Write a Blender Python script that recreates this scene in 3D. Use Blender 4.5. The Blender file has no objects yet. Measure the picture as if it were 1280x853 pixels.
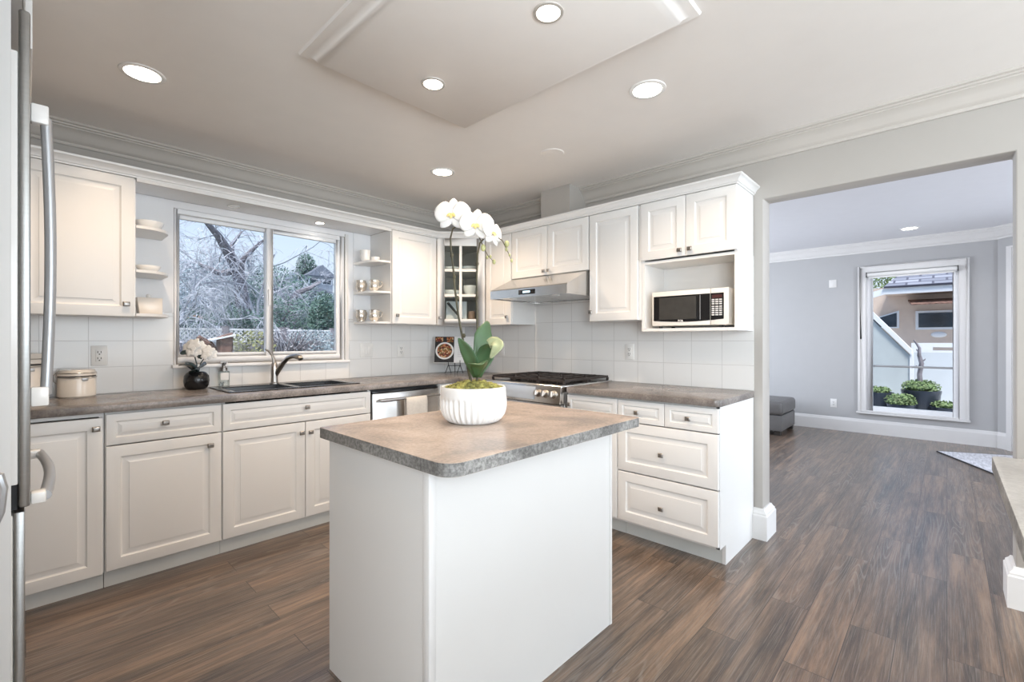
import bpy, bmesh, math, random
from mathutils import Vector, Matrix

PI = math.pi
D = bpy.data
SC = bpy.context.scene
COL = SC.collection
H = 1.225                                  # eye height

# ------------------------------------------------------------------ camera
cam = D.cameras.new('camera'); cam.sensor_width = 36; cam.lens = 575 / 1280 * 36
cam.shift_y = -0.0008; cam.clip_start = 0.02
co = D.objects.new('camera', cam); COL.objects.link(co)
co.location = (0, 0, H)
co.rotation_euler = (PI / 2, 0, math.radians(43.4) - PI / 2)
SC.camera = co

# ------------------------------------------------------------------ light
SC.view_settings.view_transform = 'Standard'
SC.view_settings.look = 'None'
SC.view_settings.gamma = 1
SC.view_settings.use_curve_mapping = False
SC.view_settings.exposure = 0.50
SC.cycles.max_bounces = 10
SC.cycles.diffuse_bounces = 6
SC.cycles.transparent_max_bounces = 16

world = D.worlds.new('sky'); SC.world = world; world.use_nodes = True
wn = world.node_tree; wn.nodes.clear()
wo = wn.nodes.new('ShaderNodeOutputWorld'); wb = wn.nodes.new('ShaderNodeBackground')
wc = wn.nodes.new('ShaderNodeTexCoord'); ws = wn.nodes.new('ShaderNodeSeparateXYZ')
wr = wn.nodes.new('ShaderNodeValToRGB')
wr.color_ramp.elements[0].position = 0.0; wr.color_ramp.elements[0].color = (0.80, 0.91, 1.0, 1)
wr.color_ramp.elements[1].position = 0.5; wr.color_ramp.elements[1].color = (0.36, 0.56, 0.92, 1)
wn.links.new(wc.outputs['Generated'], ws.inputs[0]); wn.links.new(ws.outputs['Z'], wr.inputs[0])
wn.links.new(wr.outputs[0], wb.inputs[0]); wb.inputs[1].default_value = 0.80
wn.links.new(wb.outputs[0], wo.inputs[0])

def area(name, loc, target, sx, sy, power, color):
    l = D.lights.new(name, 'AREA'); l.shape = 'RECTANGLE'; l.size = sx; l.size_y = sy
    l.energy = power; l.color = color
    o = D.objects.new(name, l); COL.objects.link(o); o.location = loc
    o.rotation_euler = (Vector(target) - Vector(loc)).to_track_quat('-Z', 'Y').to_euler()
    return o
COOL = (0.86, 0.94, 1.0)
area('daylight_patio_door', (1.5, -2.78, 1.25), (1.5, 0, 1.15), 2.9, 2.1, 73, COOL)
area('side_fill', (-0.78, -1.2, 1.5), (1, -1.2, 1.4), 1.5, 1.1, 70, COOL)  # fill added to brighten west-facing fronts, from an unseen side opening
area('daylight_living_right', (5.4, -2.78, 1.3), (5.4, 0, 1.2), 2.5, 2.0, 82, (0.84, 0.90, 1.0))
area('daylight_living_left', (5.4, 3.66, 1.4), (5.4, 0, 1.0), 2.7, 1.6, 78, (0.84, 0.90, 1.0))
for nm, loc_, tg, sx_, sy_ in (('portal_kitchen_window', (1.23, 3.75, 1.57), (1.23, 1, 1.57), 1.15, 1.0), ('portal_living_window', (7.72, 0.33, 1.2), (5, 0.33, 1.2), 0.9, 1.8)):
    p_ = area(nm, loc_, tg, sx_, sy_, 1, (1, 1, 1)); p_.data.cycles.is_portal = True
sun = D.lights.new('sun', 'SUN'); sun.energy = 3.8; sun.angle = 0.3; sun.color = (1, 0.97, 0.93)
so = D.objects.new('sun', sun); COL.objects.link(so); so.rotation_euler = (math.radians(30), 0, math.radians(-45))

# ------------------------------------------------------------------ materials
def newmat(name):
    m = D.materials.new(name); m.use_nodes = True
    nt = m.node_tree; b = nt.nodes['Principled BSDF']
    return m, nt, b
def N(nt, kind, **kw):
    n = nt.nodes.new('ShaderNode' + kind)
    for k, v in kw.items():
        if k in n.inputs: n.inputs[k].default_value = v
        else: setattr(n, k, v)
    return n
def c4(c): return (c[0], c[1], c[2], 1)
def mat(name, c, rough=0.5, metal=0.0, var=0.06, scale=8, bump=0.0, bscale=60, coat=0.0, spec=0.5, aniso=None, sss=0):
    m, nt, b = newmat(name)
    tc = N(nt, 'TexCoord'); mp = N(nt, 'Mapping')
    nt.links.new(tc.outputs['Object'], mp.inputs[0])
    if aniso: mp.inputs['Scale'].default_value = aniso
    no = N(nt, 'TexNoise', Scale=scale, Detail=3.0)
    nt.links.new(mp.outputs[0], no.inputs['Vector'])
    r = N(nt, 'ValToRGB')
    r.color_ramp.elements[0].position = 0.3; r.color_ramp.elements[1].position = 0.7
    r.color_ramp.elements[0].color = c4([x * (1 - var) for x in c]); r.color_ramp.elements[1].color = c4([min(1, x * (1 + var)) for x in c])
    nt.links.new(no.outputs['Fac'], r.inputs[0]); nt.links.new(r.outputs[0], b.inputs['Base Color'])
    b.inputs['Roughness'].default_value = rough; b.inputs['Metallic'].default_value = metal
    b.inputs['Specular IOR Level'].default_value = spec
    if coat: b.inputs['Coat Weight'].default_value = coat; b.inputs['Coat Roughness'].default_value = 0.1
    if sss:
        b.inputs['Subsurface Weight'].default_value = sss; b.inputs['Subsurface Radius'].default_value = (0.02, 0.015, 0.01)
    if bump:
        n2 = N(nt, 'TexNoise', Scale=bscale, Detail=4.0); bp = N(nt, 'Bump', Strength=bump, Distance=0.01)
        nt.links.new(mp.outputs[0], n2.inputs['Vector']); nt.links.new(n2.outputs['Fac'], bp.inputs['Height'])
        nt.links.new(bp.outputs[0], b.inputs['Normal'])
    return m
def emis(name, c, s):
    m, nt, b = newmat(name); b.inputs['Base Color'].default_value = c4(c)
    b.inputs['Emission Color'].default_value = c4(c); b.inputs['Emission Strength'].default_value = s
    return m

M = {}
M['cab'] = mat('white_cabinet', (0.76, 0.752, 0.738), 0.32, var=0.01, scale=3)
M['cab_in'] = mat('cabinet_interior', (0.84, 0.85, 0.87), 0.45, var=0.01)
M['cab_dark'] = mat('cabinet_dark_interior', (0.62, 0.56, 0.50), 0.5, var=0.05)
M['toe'] = mat('toe_kick', (0.62, 0.63, 0.61), 0.5, var=0.04, scale=5)
M['wall'] = mat('wall_greige', (0.43, 0.405, 0.375), 0.6, var=0.01, bump=0.02, bscale=200)
M['wall_living'] = mat('wall_cool_grey', (0.47, 0.47, 0.475), 0.6, var=0.01, bump=0.02, bscale=200)
M['ceil'] = mat('ceiling_paint', (0.86, 0.825, 0.79), 0.42, var=0.01)
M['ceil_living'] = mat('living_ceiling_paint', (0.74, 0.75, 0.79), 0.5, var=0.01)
M['trim'] = mat('trim_white', (0.76, 0.75, 0.74), 0.35, var=0.01)
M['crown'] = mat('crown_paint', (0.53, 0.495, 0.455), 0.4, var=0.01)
M['vinyl'] = mat('window_vinyl', (0.84, 0.85, 0.87), 0.3, var=0.005)
M['steel'] = mat('stainless', (0.62, 0.61, 0.60), 0.27, 1.0, var=0.05, scale=5, aniso=(1, 1, 30))
M['steel_h'] = mat('stainless_brushed', (0.60, 0.585, 0.57), 0.22, 1.0, var=0.05, scale=4, aniso=(60, 1, 1))
M['steel_dark'] = mat('stainless_fridge', (0.42, 0.42, 0.41), 0.36, 1.0, var=0.04, scale=5, aniso=(1, 1, 30))
M['display'] = mat('display_blue_reflection', (0.50, 0.56, 0.64), 0.2, 0.2, var=0.02)  # pale blue reflection is painted into the display colour
M['nickel'] = mat('brushed_nickel', (0.50, 0.47, 0.44), 0.28, 1.0, var=0.04)
M['pewter'] = mat('pewter_knob', (0.34, 0.32, 0.30), 0.35, 1.0, var=0.25, scale=90)
M['silverplastic'] = mat('silver_plastic', (0.45, 0.46, 0.48), 0.3, 0.6, var=0.02)
M['iron'] = mat('cast_iron', (0.035, 0.028, 0.026), 0.55, 0.2, var=0.3, scale=40)
M['black'] = mat('black_gloss', (0.012, 0.012, 0.013), 0.12, var=0.1)
M['blackm'] = mat('black_matte', (0.02, 0.02, 0.022), 0.55, var=0.2, scale=30)
M['granite_sink'] = mat('black_composite', (0.009, 0.0095, 0.012), 0.22, var=0.3, scale=250)
M['ceramic'] = mat('white_ceramic', (0.86, 0.85, 0.83), 0.22, var=0.01, coat=0.3)
M['ceramic_matte'] = mat('white_matte_ceramic', (0.80, 0.80, 0.79), 0.5, var=0.01)
M['cream'] = mat('cream_ceramic', (0.74, 0.68, 0.61), 0.25, var=0.02, coat=0.3)
M['silver'] = mat('silver_lustre', (0.74, 0.70, 0.64), 0.22, 0.75, var=0.2, scale=30)
M['towel'] = mat('towel_cloth', (0.66, 0.62, 0.57), 0.95, var=0.06, scale=80, bump=0.25, bscale=300)
M['leather'] = mat('grey_leather', (0.125, 0.12, 0.118), 0.38, var=0.1, scale=6, bump=0.15, bscale=90)
M['darkwood'] = mat('dark_wood', (0.02, 0.015, 0.012), 0.5, var=0.2)
M['plate'] = mat('outlet_plate', (0.80, 0.79, 0.77), 0.35, var=0.005)
M['slot'] = mat('outlet_slot', (0.05, 0.05, 0.05), 0.6, var=0.1)
M['leaf'] = mat('orchid_leaf', (0.055, 0.115, 0.050), 0.38, var=0.25, scale=9, coat=0.2)
M['leaf_pale'] = mat('orchid_leaf_pale', (0.30, 0.34, 0.20), 0.42, var=0.35, scale=14)
M['stem'] = mat('orchid_stem', (0.075, 0.065, 0.035), 0.55, var=0.4, scale=30)
M['bud'] = mat('orchid_bud', (0.42, 0.42, 0.20), 0.5, var=0.3, scale=60)
M['petal'] = mat('orchid_petal', (0.78, 0.76, 0.73), 0.5, var=0.02, scale=40, sss=0.15)
M['lip'] = mat('orchid_lip', (0.72, 0.58, 0.22), 0.5, var=0.35, scale=160)
M['moss'] = mat('moss', (0.30, 0.285, 0.085), 0.95, var=0.65, scale=45, bump=0.6, bscale=260)
M['silk'] = mat('silk_petal', (0.78, 0.79, 0.79), 0.6, var=0.03, scale=60)
M['dark_leaf'] = mat('dark_leaf', (0.035, 0.055, 0.055), 0.22, var=0.4, scale=20)
M['shingle_trim'] = mat('white_fascia', (0.80, 0.82, 0.85), 0.5, var=0.01)
M['stucco'] = mat('beige_stucco', (0.70, 0.57, 0.48), 0.9, var=0.05, scale=4, bump=0.2, bscale=90)
M['stucco_grey'] = mat('grey_stucco', (0.50, 0.55, 0.56), 0.9, var=0.04, scale=4, bump=0.2, bscale=90)
M['stucco_pale'] = mat('pale_stucco', (0.62, 0.66, 0.69), 0.9, var=0.03, scale=4, bump=0.2, bscale=90)
M['darkglass'] = mat('dark_window_glass', (0.04, 0.055, 0.075), 0.08, var=0.4, scale=3)
M['planter'] = mat('dark_planter', (0.035, 0.045, 0.065), 0.25, var=0.2)
M['boxwood'] = mat('boxwood_leaf', (0.15, 0.22, 0.085), 0.6, var=0.5, scale=14)
M['evergreen'] = mat('evergreen_leaf', (0.09, 0.16, 0.13), 0.8, var=0.5, scale=3)
M['yellowgreen'] = mat('yellow_green_leaf', (0.25, 0.26, 0.12), 0.8, var=0.5, scale=9)
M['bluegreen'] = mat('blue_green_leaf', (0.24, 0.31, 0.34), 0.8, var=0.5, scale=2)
M['greybrush'] = mat('bare_brush', (0.36, 0.35, 0.37), 0.9, var=0.5, scale=5)
M['bark'] = mat('grey_bark', (0.24, 0.225, 0.25), 0.9, var=0.35, scale=12, bump=0.4, bscale=40)
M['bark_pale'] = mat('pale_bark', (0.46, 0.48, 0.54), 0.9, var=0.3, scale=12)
M['stump'] = mat('stump_bark', (0.20, 0.115, 0.09), 0.95, var=0.6, scale=18, bump=0.8, bscale=30)
M['stumptop'] = mat('stump_cut', (0.42, 0.40, 0.40), 0.8, var=0.2, scale=20)
M['lattice'] = mat('lattice_wood', (0.85, 0.85, 0.87), 0.8, var=0.08, scale=10)
M['ground'] = mat('garden_ground', (0.10, 0.11, 0.07), 1, var=0.5, scale=2)
M['hill'] = mat('hillside', (0.30, 0.36, 0.42), 1, var=0.45, scale=0.8)  # bluish distance haze is mixed into the hill colour
M['concrete'] = mat('patio_concrete', (0.50, 0.51, 0.52), 0.9, var=0.08, scale=5)
M['roofdark'] = mat('dark_roof', (0.16, 0.18, 0.22), 0.9, var=0.2, scale=9)
M['housegrey'] = mat('grey_siding', (0.34, 0.36, 0.40), 0.9, var=0.08, scale=5)
M['orangewood'] = mat('cedar_roof_edge', (0.50, 0.30, 0.20), 0.8, var=0.15, scale=6)
M['rug'] = mat('pale_rug', (0.60, 0.60, 0.63), 0.95, var=0.22, scale=9, aniso=(1, 6, 1), bump=0.2, bscale=120)
M['rugedge'] = mat('rug_binding', (0.05, 0.05, 0.055), 0.9)
M['page'] = mat('white_page', (0.80, 0.80, 0.80), 0.6, var=0.01)
M['print'] = mat('pale_print', (0.55, 0.55, 0.56), 0.6, var=0.1)
M['terracotta'] = mat('wooden_handle', (0.30, 0.20, 0.15), 0.5, var=0.2)
M['lamp'] = emis('lamp_glow', (1.0, 0.93, 0.82), 9.0)
M['lamp_cool'] = emis('lamp_glow_cool', (1.0, 0.97, 0.93), 6.0)
M['led'] = emis('led_digits', (0.55, 0.80, 0.95), 0.8)
M['ledred'] = emis('display_red', (0.05, 0.012, 0.012), 0.05)
M['key'] = mat('keypad_key', (0.62, 0.62, 0.62), 0.5, var=0.02)
M['mwwhite'] = mat('microwave_body', (0.80, 0.77, 0.72), 0.3, var=0.005)
M['mwglass'] = mat('microwave_window', (0.05, 0.048, 0.045), 0.22, var=0.1, scale=20)
M['lightgrey_lam'] = None

def glass(name, tint=(1, 1, 1), fac=0.05, haze=0.0):
    m, nt, b = newmat(name); nt.nodes.remove(b)
    out = nt.nodes['Material Output']
    t = N(nt, 'BsdfTransparent', Color=c4(tint)); g = N(nt, 'BsdfGlossy', Roughness=0.0)
    fr = N(nt, 'Fresnel', IOR=1.16); mx = N(nt, 'MixShader')
    nt.links.new(fr.outputs[0], mx.inputs[0]); nt.links.new(t.outputs[0], mx.inputs[1]); nt.links.new(g.outputs[0], mx.inputs[2])
    nt.links.new(mx.outputs[0], out.inputs['Surface'])
    return m
M['glass'] = glass('window_glass')
M['glass_clear'] = glass('clear_glass', (0.93, 0.96, 0.96))

def floor_mat():
    m, nt, b = newmat('vinyl_plank_floor')
    tc = N(nt, 'TexCoord')
    br = N(nt, 'TexBrick', offset=0.37, squash=1.0)
    for k, v in (('Scale', 1.0), ('Mortar Size', 0.0016), ('Mortar Smooth', 0.3), ('Brick Width', 1.22), ('Row Height', 0.152), ('Bias', 0.0)): br.inputs[k].default_value = v
    br.inputs['Color1'].default_value = (0, 0, 0, 1); br.inputs['Color2'].default_value = (1, 1, 1, 1); br.inputs['Mortar'].default_value = (0.5, 0.5, 0.5, 1)
    nt.links.new(tc.outputs['Object'], br.inputs['Vector'])
    # per plank offset of the grain
    sep = N(nt, 'SeparateXYZ'); nt.links.new(tc.outputs['Object'], sep.inputs[0])
    ofs = N(nt, 'VectorMath', operation='MULTIPLY'); nt.links.new(br.outputs['Color'], ofs.inputs[0]); ofs.inputs[1].default_value = (7.3, 3.1, 5)
    add = N(nt, 'VectorMath', operation='ADD'); nt.links.new(tc.outputs['Object'], add.inputs[0]); nt.links.new(ofs.outputs[0], add.inputs[1])
    mp = N(nt, 'Mapping'); mp.inputs['Scale'].default_value = (0.9, 13, 1); nt.links.new(add.outputs[0], mp.inputs[0])
    g1 = N(nt, 'TexNoise', Scale=1.6, Detail=10.0, Roughness=0.72, Distortion=0.15); nt.links.new(mp.outputs[0], g1.inputs['Vector'])
    mp2 = N(nt, 'Mapping'); mp2.inputs['Scale'].default_value = (5.0, 260, 1); nt.links.new(add.outputs[0], mp2.inputs[0])
    g2 = N(nt, 'TexNoise', Scale=1.0, Detail=5.0, Roughness=0.6); nt.links.new(mp2.outputs[0], g2.inputs['Vector'])
    # cathedral rings
    mp3 = N(nt, 'Mapping'); mp3.inputs['Scale'].default_value = (0.55, 8.0, 1); nt.links.new(add.outputs[0], mp3.inputs[0])
    wv = N(nt, 'TexNoise', Scale=0.9, Detail=1.0); nt.links.new(mp3.outputs[0], wv.inputs['Vector'])
    mu = N(nt, 'Math', operation='MULTIPLY'); mu.inputs[1].default_value = 190.0; nt.links.new(wv.outputs['Fac'], mu.inputs[0])
    sn = N(nt, 'Math', operation='SINE'); nt.links.new(mu.outputs[0], sn.inputs[0])
    r = N(nt, 'ValToRGB'); e = r.color_ramp.elements
    e[0].position = 0.36; e[0].color = (0.044, 0.031, 0.023, 1); e[1].position = 0.64; e[1].color = (0.245, 0.168, 0.114, 1)
    k = e.new(0.5); k.color = (0.122, 0.083, 0.058, 1)
    nt.links.new(g1.outputs['Fac'], r.inputs[0])
    # plank tone
    pt = N(nt, 'MixRGB', blend_type='MULTIPLY'); pt.inputs[0].default_value = 1.0
    pr = N(nt, 'ValToRGB'); pr.color_ramp.elements[0].color = (0.80, 0.80, 0.82, 1); pr.color_ramp.elements[1].color = (1.22, 1.17, 1.12, 1)
    nt.links.new(br.outputs['Color'], pr.inputs[0]); nt.links.new(r.outputs[0], pt.inputs[1]); nt.links.new(pr.outputs[0], pt.inputs[2])
    # light open grain streaks
    st = N(nt, 'ValToRGB'); st.color_ramp.elements[0].position = 0.50; st.color_ramp.elements[0].color = (0, 0, 0, 1); st.color_ramp.elements[1].position = 0.85; st.color_ramp.elements[1].color = (0.9, 0.9, 0.9, 1)
    nt.links.new(g2.outputs['Fac'], st.inputs[0])
    rg = N(nt, 'ValToRGB'); rg.color_ramp.elements[0].position = 0.55; rg.color_ramp.elements[0].color = (0, 0, 0, 1); rg.color_ramp.elements[1].position = 1.0; rg.color_ramp.elements[1].color = (0.42, 0.42, 0.42, 1)
    nt.links.new(sn.outputs[0], rg.inputs[0])
    msk = N(nt, 'TexNoise', Scale=0.9, Detail=1.0); nt.links.new(add.outputs[0], msk.inputs['Vector'])
    mr = N(nt, 'ValToRGB'); mr.color_ramp.elements[0].position = 0.52; mr.color_ramp.elements[1].position = 0.62
    nt.links.new(msk.outputs['Fac'], mr.inputs[0])
    rm = N(nt, 'MixRGB', blend_type='MULTIPLY'); rm.inputs[0].default_value = 1; nt.links.new(rg.outputs[0], rm.inputs[1]); nt.links.new(mr.outputs[0], rm.inputs[2])
    sm = N(nt, 'MixRGB', blend_type='SCREEN'); sm.inputs[0].default_value = 1; nt.links.new(st.outputs[0], sm.inputs[1]); nt.links.new(rm.outputs[0], sm.inputs[2])
    fin = N(nt, 'MixRGB', blend_type='MIX'); nt.links.new(sm.outputs[0], fin.inputs[0]); nt.links.new(pt.outputs[0], fin.inputs[1]); fin.inputs[2].default_value = (0.27, 0.235, 0.20, 1)
    # dark joint
    jn = N(nt, 'MixRGB', blend_type='MIX'); nt.links.new(br.outputs['Fac'], jn.inputs[0]); nt.links.new(fin.outputs[0], jn.inputs[1]); jn.inputs[2].default_value = (0.04, 0.028, 0.022, 1)
    nt.links.new(jn.outputs[0], b.inputs['Base Color'])
    b.inputs['Coat Weight'].default_value = 0.55; b.inputs['Coat Roughness'].default_value = 0.22
    rr = N(nt, 'MapRange'); rr.inputs['To Min'].default_value = 0.26; rr.inputs['To Max'].default_value = 0.42
    nt.links.new(g1.outputs['Fac'], rr.inputs[0]); nt.links.new(rr.outputs[0], b.inputs['Roughness'])
    bp = N(nt, 'Bump', Strength=0.25, Distance=0.002); nt.links.new(g2.outputs['Fac'], bp.inputs['Height']); nt.links.new(bp.outputs[0], b.inputs['Normal'])
    return m
M['floor'] = floor_mat()

def laminate(name, c0, c1, c2, spk=0.25, rough=0.27):
    m, nt, b = newmat(name)
    tc = N(nt, 'TexCoord')
    n1 = N(nt, 'TexNoise', Scale=3.2, Detail=6.0, Roughness=0.62, Distortion=0.8); nt.links.new(tc.outputs['Object'], n1.inputs['Vector'])
    r = N(nt, 'ValToRGB'); e = r.color_ramp.elements
    e[0].position = 0.32; e[0].color = c4(c0); e[1].position = 0.70; e[1].color = c4(c2); k = e.new(0.5); k.color = c4(c1)
    nt.links.new(n1.outputs['Fac'], r.inputs[0])
    n2 = N(nt, 'TexNoise', Scale=95.0, Detail=6.0, Roughness=0.7); nt.links.new(tc.outputs['Object'], n2.inputs['Vector'])
    r2 = N(nt, 'ValToRGB'); r2.color_ramp.elements[0].position = 0.38; r2.color_ramp.elements[0].color = (0.45, 0.45, 0.45, 1); r2.color_ramp.elements[1].position = 0.62; r2.color_ramp.elements[1].color = (1.35, 1.35, 1.35, 1)
    nt.links.new(n2.outputs['Fac'], r2.inputs[0])
    mx = N(nt, 'MixRGB', blend_type='MULTIPLY'); mx.inputs[0].default_value = spk
    nt.links.new(r.outputs[0], mx.inputs[1]); nt.links.new(r2.outputs[0], mx.inputs[2])
    nt.links.new(mx.outputs[0], b.inputs['Base Color'])
    b.inputs['Roughness'].default_value = rough
    return m
M['lam'] = laminate('stone_laminate', (0.13, 0.115, 0.107), (0.22, 0.195, 0.18), (0.34, 0.305, 0.285), 0.45)
M['lam_island_warm'] = laminate('stone_laminate_warm_light', (0.27, 0.225, 0.20), (0.42, 0.34, 0.285), (0.56, 0.46, 0.39), 0.28, 0.26)  # tan is warm light reflection put into the laminate colour
M['lam_edge'] = laminate('stone_laminate_edge', (0.13, 0.125, 0.12), (0.24, 0.235, 0.225), (0.38, 0.37, 0.355), 0.9, 0.35)
M['lam_pale'] = laminate('stone_laminate_pale', (0.40, 0.39, 0.37), (0.50, 0.49, 0.46), (0.58, 0.57, 0.54), 0.25, 0.30)

def tile_mat(name, uaxis, u0):
    m, nt, b = newmat(name)
    tc = N(nt, 'TexCoord'); sp = N(nt, 'SeparateXYZ'); nt.links.new(tc.outputs['Object'], sp.inputs[0])
    cb = N(nt, 'CombineXYZ'); au = N(nt, 'Math', operation='ADD'); au.inputs[1].default_value = -u0
    nt.links.new(sp.outputs[uaxis], au.inputs[0]); nt.links.new(au.outputs[0], cb.inputs[0])
    av = N(nt, 'Math', operation='ADD'); av.inputs[1].default_value = -0.91
    nt.links.new(sp.outputs['Z'], av.inputs[0]); nt.links.new(av.outputs[0], cb.inputs[1])
    br = N(nt, 'TexBrick', offset=0.0, squash=1.0)
    for k, v in (('Scale', 1.0), ('Mortar Size', 0.0022), ('Mortar Smooth', 0.35), ('Brick Width', 0.2), ('Row Height', 0.1555)): br.inputs[k].default_value = v
    br.inputs['Color1'].default_value = (0.76, 0.755, 0.745, 1); br.inputs['Color2'].default_value = (0.80, 0.795, 0.785, 1); br.inputs['Mortar'].default_value = (0.60, 0.59, 0.58, 1)
    nt.links.new(cb.outputs[0], br.inputs['Vector']); nt.links.new(br.outputs['Color'], b.inputs['Base Color'])
    iv = N(nt, 'Math', operation='SUBTRACT'); iv.inputs[0].default_value = 1.0; nt.links.new(br.outputs['Fac'], iv.inputs[1])
    wv = N(nt, 'TexNoise', Scale=7.0, Detail=1.0); nt.links.new(cb.outputs[0], wv.inputs['Vector'])
    ad = N(nt, 'Math', operation='MULTIPLY_ADD'); ad.inputs[1].default_value = 0.8; nt.links.new(wv.outputs['Fac'], ad.inputs[0]); nt.links.new(iv.outputs[0], ad.inputs[2])
    bp = N(nt, 'Bump', Strength=0.35, Distance=0.003); nt.links.new(ad.outputs[0], bp.inputs['Height']); nt.links.new(bp.outputs[0], b.inputs['Normal'])
    b.inputs['Roughness'].default_value = 0.18
    return m
M['tile_x'] = tile_mat('backsplash_tile_window_wall', 'X', 0.05)
M['tile_y'] = tile_mat('backsplash_tile_range_wall', 'Y', 0.863)

def shingle_mat():
    m, nt, b = newmat('asphalt_shingles')
    tc = N(nt, 'TexCoord')
    br = N(nt, 'TexBrick', offset=0.5)
    for k, v in (('Scale', 1.0), ('Mortar Size', 0.02), ('Brick Width', 0.42), ('Row Height', 0.2)): br.inputs[k].default_value = v
    br.inputs['Color1'].default_value = (0.20, 0.21, 0.25, 1); br.inputs['Color2'].default_value = (0.36, 0.37, 0.42, 1); br.inputs['Mortar'].default_value = (0.10, 0.10, 0.13, 1)
    mp = N(nt, 'Mapping'); mp.inputs['Rotation'].default_value = (0, 0, PI / 2)
    nt.links.new(tc.outputs['Object'], mp.inputs[0]); nt.links.new(mp.outputs[0], br.inputs['Vector'])
    nt.links.new(br.outputs['Color'], b.inputs['Base Color']); b.inputs['Roughness'].default_value = 0.9
    return m
M['shingle'] = shingle_mat()

def food_mat():
    m, nt, b = newmat('food_photo')
    tc = N(nt, 'TexCoord'); v = N(nt, 'TexVoronoi', Scale=75.0); nt.links.new(tc.outputs['Object'], v.inputs['Vector'])
    r = N(nt, 'ValToRGB'); e = r.color_ramp.elements; e[0].color = (0.035, 0.02, 0.015, 1); e[1].color = (0.60, 0.42, 0.24, 1); e[1].position = 0.9
    for p, c in ((0.3, (0.25, 0.03, 0.02, 1)), (0.5, (0.10, 0.11, 0.03, 1)), (0.7, (0.5, 0.14, 0.05, 1))):
        k = e.new(p); k.color = c
    sp = N(nt, 'SeparateXYZ'); nt.links.new(v.outputs['Color'], sp.inputs[0]); nt.links.new(sp.outputs[0], r.inputs[0])
    nt.links.new(r.outputs[0], b.inputs['Base Color']); b.inputs['Roughness'].default_value = 0.4
    return m
M['food'] = food_mat()

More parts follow.
